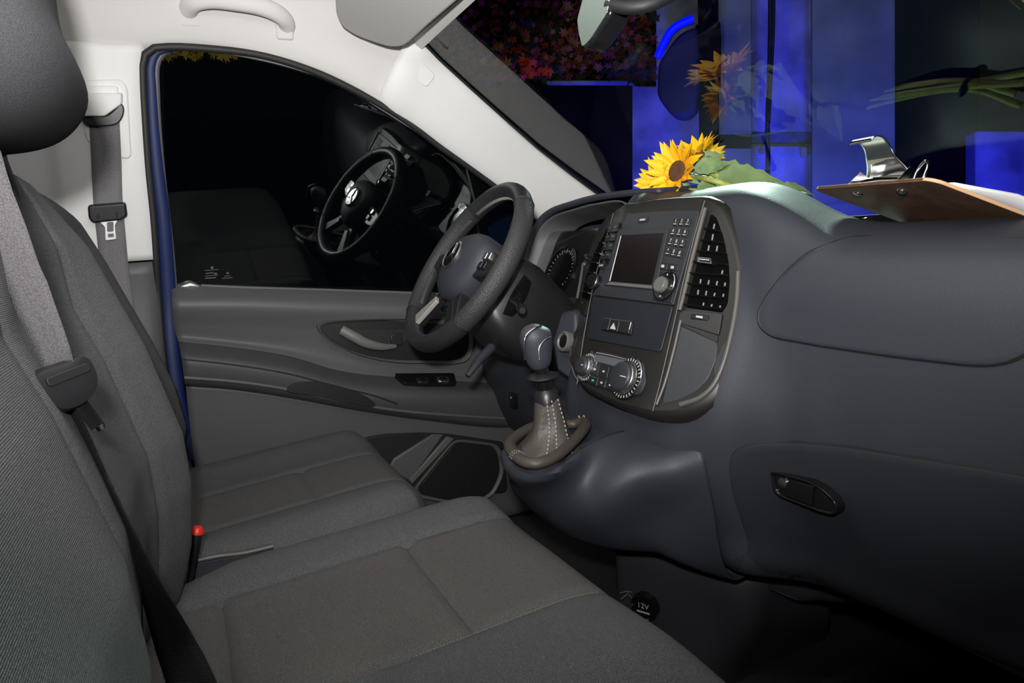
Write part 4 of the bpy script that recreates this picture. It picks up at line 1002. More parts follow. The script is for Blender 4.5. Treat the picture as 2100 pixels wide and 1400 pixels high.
# ---- passenger bench
bench = empty('passenger_bench', (.33, .2, .2), 'grey cloth front passenger bench with belt lying across its backrest', 'seat')
BX0, BX1, BY0, BY1 = -.205, .82, -.13, .455
bc_ = V(((BX0+BX1)/2, (BY0+BY1)/2, .555)); BF = Frame(bc_, (1, 0, 0), (0, 1, .03))
def bz(u, v):
    X = bc_.x+u; Y = bc_.y+v
    z = -.004
    z += .020*gs(X, -.150, .05)                                  # far bolster ridge
    z -= .008*gs(X, -.095, .006) + .008*gs(X, .165, .006) + .006*gs(X, .42, .006) 
    z += .010*gs(X, .29, .09)
    if -.095 < X < .165: z -= .010*gs(Y, .255, .006) + .010*gs(Y, -.005, .006)
    z -= .035*max(0, (.02-Y)/.15) * gs(X, -.19, .06)
    z -= .05*max(0, Y-.36)**2/.01*.5
    return z
def breg(u, v):
    X = bc_.x+u
    return 'in' if -.095 < X < .165 or .42 < X < .68 else 'bo'
r_ = softblock(None, BF, BX1-BX0, BY1-BY0, .20, bz, 150, 90, .045, 7, breg, {'in': ('cushion_insert', M['fabric_in']), 'bo': ('cushion_bolster', M['fabric']), 'side': ('cushion_side', M['fabric'])}, bench)
# decorative stitch between insert and bolster (near seam)
stitch('seam_stitch', [BF.w(.165-bc_.x, oy-bc_.y, bz(.165-bc_.x, oy-bc_.y)+.003) for oy in [.18+.02*i for i in range(13)]], M['thread_dark'], bench, step=.004, r=.0007)
# seat base
obj('seat_base', [V((x, y, z)) for z in (.2, .43) for x, y in ((-.16, -.1), (.80, -.1), (.80, .40), (-.16, .40))], [(0,3,2,1), (4,5,6,7), (0,1,5,4), (1,2,6,5), (2,3,7,6), (3,0,4,7)], M['black'], bench, bevel=.01)
# backrest
KX0, KX1 = -.175, .82
def back_y(z):   # outer bolster front line (from the silhouette)
    pts = [(.50, -.060), (.55, -.045), (.62, -.026), (.70, -.016), (.77, -.017), (.89, -.044), (1.02, -.088), (1.09, -.130), (1.14, -.19)]
    for (z1, y1), (z2, y2) in zip(pts, pts[1:]):
        if z1 <= z <= z2: return y1+(y2-y1)*(z-z1)/(z2-z1)
    return pts[0][1] if z < pts[0][0] else pts[-1][1]
KO = V(((KX0+KX1)/2, -.10, .83)); KF = Frame(KO, (-1, 0, 0), (0, 0, 1))     # normal = +Y
assert KF.n.y > .9
KH = .66
def kz(u, v):
    X = KO.x - u; Z = KO.z + v
    y = back_y(Z) - KO.y
    bol = gs(X, -.125, .055)
    rec = .050*(1-max(gs(X, -.14, .075), gs(X, .30, .06)*.28*min(1, max(0, (.90-Z)/.25)))) * min(1, max(0, (1.10-Z)/.15))
    rec = min(rec, .05)
    y -= rec
    y -= .005*gs(X, -.055, .005) + .005*gs(X, .235, .005)
    return y
def kreg(u, v):
    X = KO.x - u
    return 'in' if -.055 < X < .235 or .42 < X < .68 else 'bo'
softblock(None, KF, KX1-KX0, KH, .12, kz, 150, 90, .05, 6, kreg, {'in': ('backrest_insert', M['fabric_back']), 'bo': ('backrest_bolster', M['fabric_back']), 'side': ('backrest_side', M['fabric_back'])}, bench)
# headrest
def headrest(c, w, h, t, parent, lean=.18):
    fr = Frame(c, (-1, 0, 0), (0, -lean, 1)); hr = empty('headrest_pivot', c) if False else None
    U = 26; vs = []
    prof = [(0, -h/2), (t*.30, -h/2*.96), (t*.52, -h/2*.70), (t*.50, -h*.1), (t*.58, h*.18), (t*.50, h*.38), (t*.25, h*.49), (-t*.10, h*.50), (-t*.36, h*.40), (-t*.45, h*.1), (-t*.42, -h*.25), (-t*.28, -h*.45)]
    ps = cr2(prof, 48)
    for i in range(U):
        a = 2*i/(U-1)-1; a = sin(a*pi/2)
        s = (1-abs(a)**3.2)**(1/3.2) if abs(a) < 1 else .0
        s = max(s, .02); s2 = .55+.45*s
        for d, v in ps: vs.append(fr.w(a*w/2, v*s2*(.75+.25*s), d*(.25+.75*s)))
    hd = obj('headrest', vs, gridf(U, 48, False, True) + [tuple(range(48))[::-1], tuple(range((U-1)*48, U*48))], M['fabric_plain'], parent, subd=1)
    for s in (-1, 1): tube('headrest_post', [fr.w(s*w*.22, -h*.3, -.01), fr.w(s*w*.22, -h*.62, -.012), fr.w(s*w*.22, -h*.9, -.02)], .007, M['blackplastic'], parent, n=10)
    return hd
headrest(V((.06, -.150, 1.235)), .27, .26, .16, bench)
obj('headrest_base', [V((x, y, z)) for z in (1.08, 1.145) for x, y in ((-.04, -.20), (.16, -.20), (.16, -.135), (-.04, -.135))], [(0,3,2,1), (4,5,6,7), (0,1,5,4), (1,2,6,5), (2,3,7,6), (3,0,4,7)], M['black'], bench, bevel=.015, seg=3)
# ---- driver seat
drv = empty('driver_chair', (-.47, .12, .2), 'grey cloth driver seat beyond the passenger bench', 'seat')
DX0, DX1, DY0, DY1 = -.735, -.225, -.13, .365
dc_ = V(((DX0+DX1)/2, (DY0+DY1)/2, .550)); DF = Frame(dc_, (1, 0, 0), (0, 1, .06))
def dz(u, v):
    X = dc_.x+u; Y = dc_.y+v
    z = .004 + .018*gs(X, -.67, .06) + .010*gs(X, -.29, .05)
    z -= .005*gs(X, -.535, .006) + .007*gs(X, -.345, .006)
    if -.535 < X < -.345: z -= .006*gs(Y, .175, .006)
    return z - .05*max(0, Y-.27)**2/.01*.4
softblock(None, DF, DX1-DX0, DY1-DY0, .16, dz, 90, 70, .06, 4.5, lambda u, v: 'in' if -.535 < dc_.x+u < -.345 else 'bo', {'in': ('cushion_insert', M['fabric_in']), 'bo': ('cushion_bolster', M['fabric']), 'side': ('cushion_side', M['fabric_in'])}, drv)
obj('seat_base', [V((x, y, z)) for z in (.2, .44) for x, y in ((-.71, -.1), (-.25, -.1), (-.25, .32), (-.71, .32))], [(0,3,2,1), (4,5,6,7), (0,1,5,4), (1,2,6,5), (2,3,7,6), (3,0,4,7)], M['black'], drv, bevel=.01)
sp_ = [oX(p, -.225) for p in ((398, 1150), (450, 1140), (500, 1134), (560, 1120))]
obj('side_cover', [p for p in sp_] + [p - V((0, 0, .12)) for p in sp_] + [p + V((-.02, 0, 0)) for p in sp_] + [p - V((.02, 0, .12)) for p in sp_], gridf(4, 4, True), M['dash'], drv, bevel=.006)
tube('cover_edge', cr(sp_, 16), .004, M['bezel_edge'], drv, n=8)
EO = V((-.45, -.13, .82)); EF = Frame(EO, (-1, 0, 0), (0, 0, 1))
def db_y(z):
    pts = [(.5, -.06), (.66, -.020), (.75, -.030), (.845, -.058), (.95, -.095), (1.0, -.112), (1.07, -.14), (1.13, -.18)]
    for (z1, y1), (z2, y2) in zip(pts, pts[1:]):
        if z1 <= z <= z2: return y1+(y2-y1)*(z-z1)/(z2-z1)
    return pts[-1][1]
def ez(u, v):
    X = EO.x-u; Z = EO.z+v
    return db_y(Z)-EO.y - .045*min(1, max(0, (1.08-Z)/.15))*(1-max(gs(X, -.64, .07), gs(X, -.26, .07)))
softblock(None, EF, .48, .64, .10, ez, 70, 70, .05, 5, lambda u, v: 'in' if abs(u) < .12 else 'bo', {'in': ('backrest_insert', M['fabric_back']), 'bo': ('backrest_bolster', M['fabric_back']), 'side': ('backrest_side', M['fabric_back'])}, drv)
headrest(V((-.45, -.34, 1.22)), .26, .18, .11, drv)
# ---- red buckle of the driver belt
bk = empty('belt_buckle', oX((404, 1110), -.20), 'black belt buckle with red release button between the seats', 'buckle')
tube('buckle_stalk', cr([oX(p, -.205) for p in ((388, 1210), (393, 1170), (400, 1120), (404, 1092))], 14), [.008]*6+[.009, .010, .011, .012, .0125, .0125, .012, .011], M['black'], bk, n=12, sx=1.2, sy=.6, up=(1, 0, 0))
tube('release_button', [oX(p, -.203) for p in ((404, 1093), (405, 1087), (406, 1080))], [.0095, .0095, .006], M['red'], bk, n=12)

# ================================================================== BELTS
# passenger-bench shoulder belt lying on the backrest
pb_ = empty('passenger_seat_belt', (.1, -.1, .6), 'grey webbing belt with black tongue hanging across the bench backrest', 'seat belt')
def kin(px, off=.004):
    """pixel -> point on the bench backrest surface"""
    d = ray(*px); t = .3
    while t < 1.4:
        p = CAM+d*t
        if abs(p.x-KO.x) < .52 and p.y <= KO.y + kz(KO.x-p.x, p.z-KO.z) + off: return p
        t += .002
    return CAM+d*t
BXX = .20
left = [V((.215, -.26, 1.13)), V((.212, -.225, 1.165))] + [oX(p, BXX-.004) for p in ((-120, 300), (-50, 440), (0, 560), (40, 645), (72, 712), (104, 786))]
right = [V((.172, -.235, 1.13)), V((.172, -.195, 1.165))] + [oX(p, BXX) for p in ((-40, 250), (10, 375), (62, 490), (98, 590), (128, 672), (152, 742))]
cen = [(a+b)/2 for a, b in zip(left, right)]; sd = [b-a for a, b in zip(left, right)]
wds = sum(s_.length for s_ in sd)/len(sd)
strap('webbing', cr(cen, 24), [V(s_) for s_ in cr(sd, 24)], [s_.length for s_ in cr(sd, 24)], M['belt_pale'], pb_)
# belt tongue body, facing forward and outward
tc_ = oX((126, 788), BXX); tdir = (oX((160, 860), BXX)-oX((95, 715), BXX)).normalized()
tn_ = (CAM-tc_).normalized()*.8 + V((0, .6, 0)); tn_ = (tn_ - tdir*tn_.dot(tdir)).normalized()
TF = Frame(tc_, tdir.cross(tn_)*-1, -tdir)
if TF.n.dot(tn_) < 0: TF = Frame(tc_, tdir.cross(tn_), -tdir)
body = cr2([(-.026, .006), (-.022, .016), (.0, .017), (.022, .017), (.027, .008), (.024, -.010), (.010, -.020), (-.010, -.020), (-.022, -.010)], 40)
vs = []
for s, d in ((.80, -.010), (1, -.004), (1, .003), (.90, .009), (.5, .0115), (.05, .0115)):
    for u, v in body: vs.append(TF.w(u*s, v*s, d))
tb = obj('tongue_cover', vs, gridf(6, 40, False, True) + [tuple(range(40))[::-1], tuple(range(200, 240))], M['blackplastic'], pb_)
plate('tongue_slot', TF, rrect(-.017, .019, .003, .010, .002), .009, .0125, M['black'], tb, bevel=.0005)
bl0 = oX((155, 815), BXX-.005); bl1 = oX((203, 878), BXX-.005)
tube('tongue_blade', [bl0, bl0.lerp(bl1, .5), bl1], [.0062, .0062, .0058], M['gloss'], pb_, n=12, sx=.5, sy=1, up=TF.n)
tube('blade_tip', [bl0.lerp(bl1, .93), bl0.lerp(bl1, 1.06)], [.0066, .0050], M['chrome'], pb_, n=12, sx=.5, sy=1, up=TF.n)
# lap strap running down to the seat joint and out to the right
lp = [oX((142, 825), BXX-.008), oX((190, 930), BXX-.02), oX((245, 1050), BXX-.02), oX((300, 1180), .17)]
lp += [oX((352, 1300), .14), oX((400, 1420), .18), oX((430, 1520), .22)]
ls = [(V((.30, .15, .10))), V((.3, .25, .1)), V((.5, .3, .05)), V((.6, .5, 0)), V((.55, .8, 0)), V((.4, .9, 0)), V((.3, .95, 0))]
strap('lap_webbing', cr(lp, 30), [V(s) for s in cr(ls, 30)], [.012+.036*min(1, max(0, (i-6)/16)) for i in range(30)], M['belt_dark'], pb_)
# driver belt on the pillar
db = empty('driver_seat_belt', oT((220, 420), .04), 'grey belt with silver tongue hanging on the light pillar', 'seat belt')
PX = lambda px, off=.040: oT(px, off)
cw_ = [PX((214, 246)), PX((218, 320)), PX((222, 420)), PX((228, 480)), PX((236, 560), .038), oX((247, 640), -.745), oX((262, 760), -.745)]
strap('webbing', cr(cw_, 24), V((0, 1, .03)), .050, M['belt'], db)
BPF = Frame(PX((214, 200), .036), (0, 1, 0), (.12, 0, .53))
def bpx(ps, d=0): return BPF.poly(ps, d)
plate('anchor_recess', BPF, rpoly(bpx([(164, 164), (250, 162), (262, 180), (270, 320), (262, 326), (220, 320), (176, 290), (166, 240)]), .014), -.012, .003, M['pillar'], db, bevel=.003)
plate('anchor_slider', BPF, rpoly(bpx([(168, 176), (242, 176), (243, 196), (167, 196)]), .006), .0, .012, M['pillar'], db, bevel=.003)
plate('anchor_cover', BPF, rpoly(bpx([(162, 190), (252, 190), (252, 212), (216, 238), (168, 238)]), .004), .0, .024, M['pillar'], db, bevel=.004, taper=.04)
plate('anchor_loop', BPF, cr2(bpx([(168, 236), (218, 236), (250, 212), (255, 225), (248, 246), (236, 255), (180, 255), (170, 246)]), 40), .001, .014, M['blackplastic'], db, bevel=.003)
tgf = Frame(PX((221, 440), .046), (0, 1, 0), (.12, 0, .53))
plate('tongue_cover', tgf, rpoly(tgf.poly([(180, 420), (258, 414), (262, 442), (248, 450), (190, 456), (182, 446)]), .006), -.008, .010, M['blackplastic'], db, bevel=.004, seg=3)
for q in ([(200, 436), (204, 436), (204, 447), (199, 447)], [(238, 433), (242, 433), (242, 445), (238, 445)]): plate('cover_rib', tgf, tgf.poly(q), .009, .0115, M['blackplastic'], db, bevel=.001)
to_ = tgf.poly([(200, 450), (244, 446), (236, 462), (239, 490), (216, 493), (215, 465)]); 
th_ = tgf.poly([(219, 455), (233, 454), (233, 474), (220, 475)])
plate('tongue_blade', tgf, rpoly(to_, .003), -.001, .002, mat('tongue_steel', (.85, .85, .85), .45, .85), db, bevel=.0006)
plate('blade_hole', tgf, rpoly(th_, .003), .0005, .0026, M['belt'], db, bevel=0)
plate('blade_hole', tgf, rpoly(tgf.poly([(221, 479), (233, 478), (234, 485), (222, 486)]), .001), .0005, .0026, M['belt'], db, bevel=0)

# ================================================================== ROOF FITTINGS
gh = empty('grab_handle', oX((480, 40), -.69), 'pale grey plastic grab handle on the headliner above the driver window', 'handle')
hp = [(384, 44), (386, 18), (398, 4), (430, -2), (480, 3), (530, 12), (566, 26), (586, 44), (586, 70)]
xx = [-.668, -.640, -.622, -.612, -.610, -.612, -.620, -.636, -.664]
hpts = [oX(p, x) for p, x in zip(hp, xx)]
tube('grip', cr(hpts, 40), .0165, M['liner'], gh, n=14, sx=.75, sy=1.05, up=(1, 0, 0))
for p in ((388, 34), (582, 62)):
    f2 = Frame(oX(p, -.655), (0, 1, 0), (.3, 0, 1)); plate('mount', f2, rrect(-.017, .017, -.018, .018, .005), -.03, .012, M['liner'], gh, bevel=.004, seg=3)
vz = empty('sun_visor', oZ((840, 40), 1.44), 'grey sun visor folded up against the headliner above the windscreen', 'sun visor')
vq = [oX((684, -40), -.52), oX((690, 42), -.56), oX((715, 66), -.585), oX((760, 86), -.60), oX((800, 97), -.605), oX((824, 97), -.600), oX((900, 48), -.50), oX((985, -8), -.39), oX((1080, -70), -.27), oX((900, -120), -.27)]
P1, P2, P3 = oX((690, 40), -.60), oX((800, 98), -.60), oX((939, 2), -.34)
vn = (P1-P2).cross(P3-P2).normalized(); vq[5] = P2; vq[7] = P3; vq[4] = P2
if vn.dot(CAM-vq[5]) < 0: vn = -vn
VF = Frame(vq[4] + vn*.012, (vq[7]-vq[5]), vn.cross(vq[7]-vq[5]))
if VF.n.dot(vn) < 0: VF = Frame(vq[4] + vn*.012, -(vq[7]-vq[5]), vn.cross(vq[7]-vq[5]))
v2 = [((p-VF.o).dot(VF.ex), (p-VF.o).dot(VF.ey)) for p in vq]
v2 = [VF.uv(p) for p in ((684, -40), (688, 30), (700, 56), (730, 75), (765, 88), (798, 98), (822, 98), (836, 92), (880, 52), (939, 2), (1010, -60), (900, -160), (760, -120))]
plate('visor_panel', VF, rpoly(v2, .012), -.018, 0, M['visor'], vz, bevel=.006, seg=3)
tube('visor_edge', [VF.w(*VF.uv(p), -.010) for p in ((830, 97), (880, 54), (939, 4), (1000, -50))], .0035, M['black'], vz, n=8)
# header strip between visor and windscreen
hx = [-.66+1.36*i/14 for i in range(15)]
def wtop(x, off): return wpt(x, wl) - WN*(.03*(1-(x/.64)**2)) + WN*off
ha = [wtop(x, .016) for x in hx]
hb_ = [V((x, .500, 1.466+.012*(1-(x/.7)**2))) for x in hx]; hc_ = [V((x, .40, 1.512+.010*(1-(x/.7)**2))) for x in hx]
o = surf('trim_5', [[p - WN*.014 + V((0, .012, .01)) for p in ha], ha, [(p+q)*.5 + WN*.006 for p, q in zip(ha, hb_)], hb_, hc_], 40, 16, M['liner'], solid=.004, offset=1)
tag(o, 'pale grey header strip along the top of the windscreen', 'header trim', kind='structure')
# interior mirror
mr = empty('interior_mirror', oX((1230, 20), -.02), 'interior rear-view mirror with a pale green reflection tinted into its glass', 'mirror')
MX = -.01
# mirror: glass faces rearwards/right; housing behind
a_, b_, c_, d_ = oX((1186, 62), -.02), oX((1194, 97), -.02), oX((1247, 30), .085), oX((1242, -25), .085)
ex_ = (c_-b_); 
MC = a_.lerp(c_, .5); mn = ((CAM-MC).normalized() + (V((-.25, .05, 1.53))-MC).normalized()).normalized()
MF = Frame(MC, ex_ - mn*ex_.dot(mn), mn.cross(ex_))
if MF.n.dot(CAM-MF.o) < 0: MF = Frame(MC, -(ex_ - mn*ex_.dot(mn)), mn.cross(ex_))
mo = [MF.uv(p) for p in ((1183, 40), (1186, 66), (1194, 97), (1210, 82), (1246, 26), (1250, 0), (1246, -60), (1210, -60))]
plate('mirror_glass', MF, rpoly(mo, .004), -.004, 0, mat('mirror_glass', (.74, .93, .84), .05, 1), mr, bevel=.0008)  # green of the reflected, strobe-lit headliner put into the glass colour
ho = [MF.uv(p) for p in ((1182, 40), (1186, 68), (1195, 99), (1213, 84), (1249, 28), (1254, 0), (1250, -64), (1208, -64))]
plate('mirror_housing', MF, rpoly(ho, .005), -.040, -.003, M['gloss'], mr, bevel=.004, taper=.0)
mg = wpt(.10, (WA1.y-.69)/abs(slope.y)); mg = mg - WN*.026
tube('mirror_arm', cr([oX((1246, 10), .05), oX((1290, 16), .08), oX((1340, 6), .10), mg], 16), [.008+.004*i/15 for i in range(16)], M['black'], mr, n=12)
lathe('mirror_mount', mg, WN, [(.026, -.004), (.026, .004), (.018, .012), (.0005, .014)], M['blackplastic'], mr, n=24)
tube('arm_pivot', [oX((1262, 14), .05), oX((1264, -20), .05)], .007, M['satin'], mr, n=10)
tube('adjust_tab', [oX((1225, 66), .03), oX((1232, 56), .035)], .004, M['satin'], mr, n=8)
# ================================================================== SUNFLOWERS on the dash top
def leafmesh(L, W, curl=.25, fold=.25, serr=True):
    vs = []; fs = []; n = 10
    for i in range(n+1):
        t = i/n; w_ = W*(sin(pi*min(1, t*.98+.02)**.75))*(1-.15*t); 
        if serr and 0 < i < n: w_ *= 1+.10*(1 if i % 2 else -1)
        z = L*curl*t*t*-1
        for s in (-1, -.5, 0, .5, 1): vs.append((t*L, s*w_/2, z + abs(s)*w_*fold*.5))
    return vs, gridf(n+1, 5)
def orient(o, ex, up):
    ex = V(ex).normalized(); ey = V(up).cross(ex).normalized(); ez = ex.cross(ey)
    return Matrix(((ex.x, ey.x, ez.x, o[0]), (ex.y, ey.y, ez.y, o[1]), (ex.z, ey.z, ez.z, o[2]), (0, 0, 0, 1)))
def place(name, base, mtx, parent, mt=None):
    o = bpy.data.objects.new(name, base); COL.objects.link(o); o.parent = parent
    o.matrix_parent_inverse = Matrix.Translation(-world_loc(parent)); o.matrix_local = Matrix.Translation(-world_loc(parent)) @ mtx if False else o.matrix_local
    o.matrix_basis = mtx; return o
def basemesh(name, vs, fs, m):
    me = bpy.data.meshes.new(name); me.from_pydata(vs, [], fs); me.update(); me.materials.append(m); me.polygons.foreach_set('use_smooth', [True]*len(me.polygons)); return me
pet = []; 
for k in range(3):
    vs, fs = leafmesh(.046, .019, -.10+.15*k, .5, False); pet.append(basemesh('petal', vs, fs, M['petal']))
vs, fs = leafmesh(.030, .012, .3, .4, False); SEP = basemesh('sepal', vs, fs, M['leaf'])
LEAF = []
for k in range(3):
    vs, fs = leafmesh(.085+.02*k, .050+.008*k, .10+.22*k, .35); LEAF.append(basemesh('leaf', vs, fs, M['leaf']))
def sunflower(head, nrm, stem_pts, label, rad=.022, npet=22, scale=1.0, open_=.35, leaves=(), disc=True):
    f = empty('sunflower', stem_pts[-1], label, 'flower', 'sunflowers bunched on the dashboard')
    nrm = V(nrm).normalized(); head = V(head); e1 = nrm.orthogonal().normalized(); e2 = nrm.cross(e1)
    if disc: lathe('disc', head, nrm, [(rad*.9*scale, -.006), (rad*scale, .0), (rad*.85*scale, .006), (rad*.5*scale, .008), (rad*.25*scale, .006), (.0005, .005)], M['disc'], f, n=28)
    else: lathe('bud', head, nrm, [(rad*.7*scale, -.006), (rad*.8*scale, .0), (rad*.5*scale, .006), (.0005, .010)], M['leaf'], f, n=20)
    for ring in range(2):
        for i in range(npet//2):
            a = 2*pi*(i+.5*ring)/(npet//2) + random.uniform(-.09, .09)
            rad_d = e1*cos(a)+e2*sin(a); op = open_ + .25*ring + random.uniform(-.15, .18)
            dr = rad_d*cos(op)+nrm*sin(op)
            s = scale*random.uniform(.85, 1.12)
            m_ = orient(head+rad_d*(rad*.82*scale)+nrm*(.002+.002*ring), dr, nrm*cos(op)-rad_d*sin(op)) @ Matrix.Diagonal((s, s, s, 1))
            place('petal', random.choice(pet), m_, f)
    for i in range(10):
        a = 2*pi*i/10 + random.uniform(-.1, .1); rad_d = e1*cos(a)+e2*sin(a); dr = rad_d*.85-nrm*.25
        place('sepal', SEP, orient(head+rad_d*(rad*.6*scale)-nrm*.006, dr, nrm) @ Matrix.Diagonal((scale,)*3+(1,)), f)
    pts = [head-nrm*.004, head-nrm*.03] + [V(p) for p in stem_pts]
    tube('stem', cr(pts, 30), [.0055]*30, M['stem'], f, n=10)
    for i, (p, d, up, sc) in enumerate(leaves):
        place('leaf', LEAF[i % 3], orient(p, d, up) @ Matrix.Diagonal((sc, sc, sc, 1)), f)
    return f
FY = .93
def fp(px, y=FY): return oY(px, y)
tie = V((.135, 1.03, .950))
L_ = -CR; Tc = -CF; Up = CU
ends = [V((.20, 1.065, .940)), V((.215, 1.05, .942)), V((.23, 1.035, .944)), V((.205, 1.085, .938))]
sunflower(fp((1392, 352), .88), -CR*.80 - CF*.58 + CU*.08, [fp((1470, 372), .90), fp((1545, 398), .97), tie + V((0, -.004, .004)), ends[0]],
          'largest sunflower showing its brown disc on the dashboard edge', scale=1.08, npet=28, open_=.50,
          leaves=[(fp((1468, 380), .90), CR*1 + CU*.10, Up*.5-CF*.8, 1.55), (fp((1425, 350), .89), CR*.7+CU*.2-CF*.2, -CF+CU*.3, .62), (fp((1430, 385), .885), CR*.9-CU*.05, -CF+Up*.5, .70)])
sunflower(fp((1432, 318), .92), -CR*.35 + CU*.85 - CF*.1, [fp((1478, 362), .93), fp((1545, 396), .98), tie + V((.004, .004, .008)), ends[1]],
          'sunflower at the top of the bunch tilted up with green sepals showing', scale=.80, npet=20, open_=.55,
          leaves=[(fp((1465, 345), .93), CR*.9 - CU*.35, -CF+CU*.6, 1.25), (fp((1428, 330), .91), CU*.1+CR*.5-CF*.2, -CF, .5)])
sunflower(fp((1352, 376), .875), -CR*.80 - CF*.45 + CU*.05, [fp((1420, 392), .89), fp((1520, 398), .94), tie + V((-.004, .0, .0)), ends[2]],
          'lowest sunflower facing left beside the windscreen pillar', scale=.85, npet=20, open_=.35)
sunflower(fp((1450, 322), 1.00), CR*.45 + CF*.6 + CU*.45, [fp((1485, 352), 1.0), fp((1540, 392), 1.02), tie + V((.0, .008, .004)), ends[3]],
          'small orange sunflower facing away at the back of the bunch', scale=.6, npet=16, open_=.4,
          leaves=[(fp((1540, 392), .96), CR*.8-CU*.18, -CF+CU*.7, .7), (fp((1575, 392), .98), CR*.8+CU*.1, -CF+CU*.4, .55), (fp((1600, 394), .99), CR*.8+CU*.25, -CF*.7+CU*.7, .6)])
td = (ends[0]-tie).normalized()
o = tube('stem_tie', [tie+td.orthogonal().normalized()*(.0165*cos(a))+td.cross(td.orthogonal().normalized())*(.0125*sin(a))+V((.004, .003, .003)) for a in [2*pi*i/24 for i in range(24)]], .0035, M['black'], n=8, closed=True)
tag(o, 'black band tying the sunflower stems together', 'tie')
# ================================================================== CLIPBOARD
A_ = oY((1668, 384), .80); B_ = oY((1912, 364), .70)
ab = (B_-A_); ab.normalize()
fw = V((-ab.y, ab.x, 0)).normalized()
if fw.y < 0: fw = -fw
BL = .315; dn = -.42
fd = (fw + V((0, 0, dn))).normalized()
W_ = (B_-A_).length
CB = Frame(A_, ab, fd)
if CB.n.z < 0: CB = Frame(A_, ab, -fd); 
sgn = 1 if CB.ey.dot(fd) > 0 else -1
cb = empty('clipboard', CB.w(W_/2, sgn*BL/2), 'brown hardboard clipboard with metal clip propped on the dashboard top', 'clipboard')
out_ = rrect(0, W_, 0, BL, .014) if sgn > 0 else rrect(0, W_, -BL, 0, .014)
n = len(out_)
plate('board', CB, out_, -.003, .0005, M['wood'], cb, bevel=0)
ringplate('board_edge', CB, [(W_/2+(u-W_/2)*1.003, v) for u, v in out_], [(W_/2+(u-W_/2)*.985, (v-sgn*BL/2)*.985+sgn*BL/2) for u, v in out_], -.0028, .0009, M['woodedge'], cb, bevel=.0006)
# clip: base plate, folded jaw, lever with loop, rivets
q0 = W_*.5; sv = sgn
plate('clip_base', CB, rrect(q0-.062, q0+.062, *(sorted((sv*.004, sv*.040))), .006), .0008, .0022, M['chrome'], cb, bevel=.0004)
# lever: arched sheet rising from the jaw towards the board end and up
lev_ = []
for i, (v, d) in enumerate(((.036, .003), (.034, .014), (.026, .026), (.014, .036), (.004, .046), (-.008, .052), (-.016, .050), (-.018, .044))):
    wdt = (.052, .050, .040, .030, .026, .026, .024, .022)[i]
    lev_.append([CB.w(q0-.012+wdt*s, sv*v, d) for s in (-1, -.6, 0, .6, 1)])
surf('clip_lever', lev_, 20, 24, M['chrome'], cb, solid=.0014, offset=0)
tube('clip_spring', [CB.w(q0-.058, sv*.022, .008), CB.w(q0, sv*.022, .010), CB.w(q0+.058, sv*.022, .008)], .0065, M['chrome'], cb, n=12)
for s in (-1, 1):
    tri = [(-.0, .0), (.034, .0), (.026, .018), (.010, .022)]
    f2 = Frame(CB.w(q0+s*.050, sv*.006, .001), CB.ey*sv, CB.n); plate('clip_cheek', f2, tri, -.0007, .0007, M['chrome'], cb, bevel=.0003)
    lathe('rivet', CB.w(q0+s*.045, sv*.022, -.003), -CB.n, [(.006, 0), (.0055, .002), (.003, .003), (.0005, .003)], M['chrome'], cb, n=16)
lp_ = [CB.w(q0+.078+.008*cos(a), sv*.014, .012+.014*sin(a)) for a in [2*pi*i/20 for i in range(20)]]
tube('hanging_loop', lp_, .0016, M['chrome'], cb, n=8, closed=True)
# paper pad, slightly lifted on the right edge
pv = []
for i in range(13):
    for j in range(9):
        u = .012+(W_-.020)*j/8; v = .030+(BL-.035)*i/12
        lift = .0016 + .012*max(0, (j-5)/3)**1.5*min(1, i/3)
        pv.append(CB.w(u, sv*v, lift))
o = obj('paper_sheet', pv, gridf(13, 9), M['paper'], None, solid=.004, offset=1)
tag(o, 'white paper pad held on the clipboard', 'paper')
# round sensor on the dash beside the clipboard
sc_ = V((.205, .87, topz(.205, .87)[0]+.008))
o = lathe('sun_sensor', sc_ - V((0, 0, .006)), (0, -.15, 1), [(.010, 0), (.010, .005), (.007, .009), (.0005, .010)], M['gloss'], None, n=24)
tag(o, 'small round black sensor dome on the dashboard by the clipboard', 'sensor')
# ================================================================== FLOOR MAT
mm = [(.10, .30), (.80, .30), (.80, 1.0), (.12, 1.0)]
o = obj('floor_mat', [(x, y, z) for z in (.203, .212) for x, y in mm], [(0,3,2,1), (4,5,6,7), (0,1,5,4), (1,2,6,5), (2,3,7,6), (3,0,4,7)], M['mat'], bevel=.003)
tag(o, 'grey textured rubber mat in the passenger footwell', 'floor mat')
# pedals in the dark footwell
for x, nm in ((-.30, 'accelerator'), (-.42, 'brake'), (-.53, 'clutch')):
    p = empty(nm+'_pedal', (x, .95, .3), 'black %s pedal in the dark driver footwell' % nm, 'pedal')
    f2 = Frame((x, .86, .36), (1, 0, 0), (0, .5, .86)); tube('arm', [V((x, .87, .37)), V((x, .98, .40)), V((x, 1.225, .42))], .008, M['blackplastic'], p, n=8); plate('pad', f2, rrect(-.03, .03, -.035, .035, .008), -.006, .006, M['blackplastic'], p, bevel=.002)
# small knee-panel switches
for px in ((1050, 818), (1062, 822)):
    pass
kp = oX((1052, 820), -.52)
f2 = Frame(kp, (1, 0, 0), (0, 0, 1)); plate('knee_switch', f2, rrect(-.012, .012, -.016, .016, .003), -.006, .004, M['gloss'], dash, bevel=.001)
lathe('switch_lamp', f2.w(-.002, .006, .004), f2.n, [(.003, 0), (.0005, .001)], M['white'], dash, n=10)
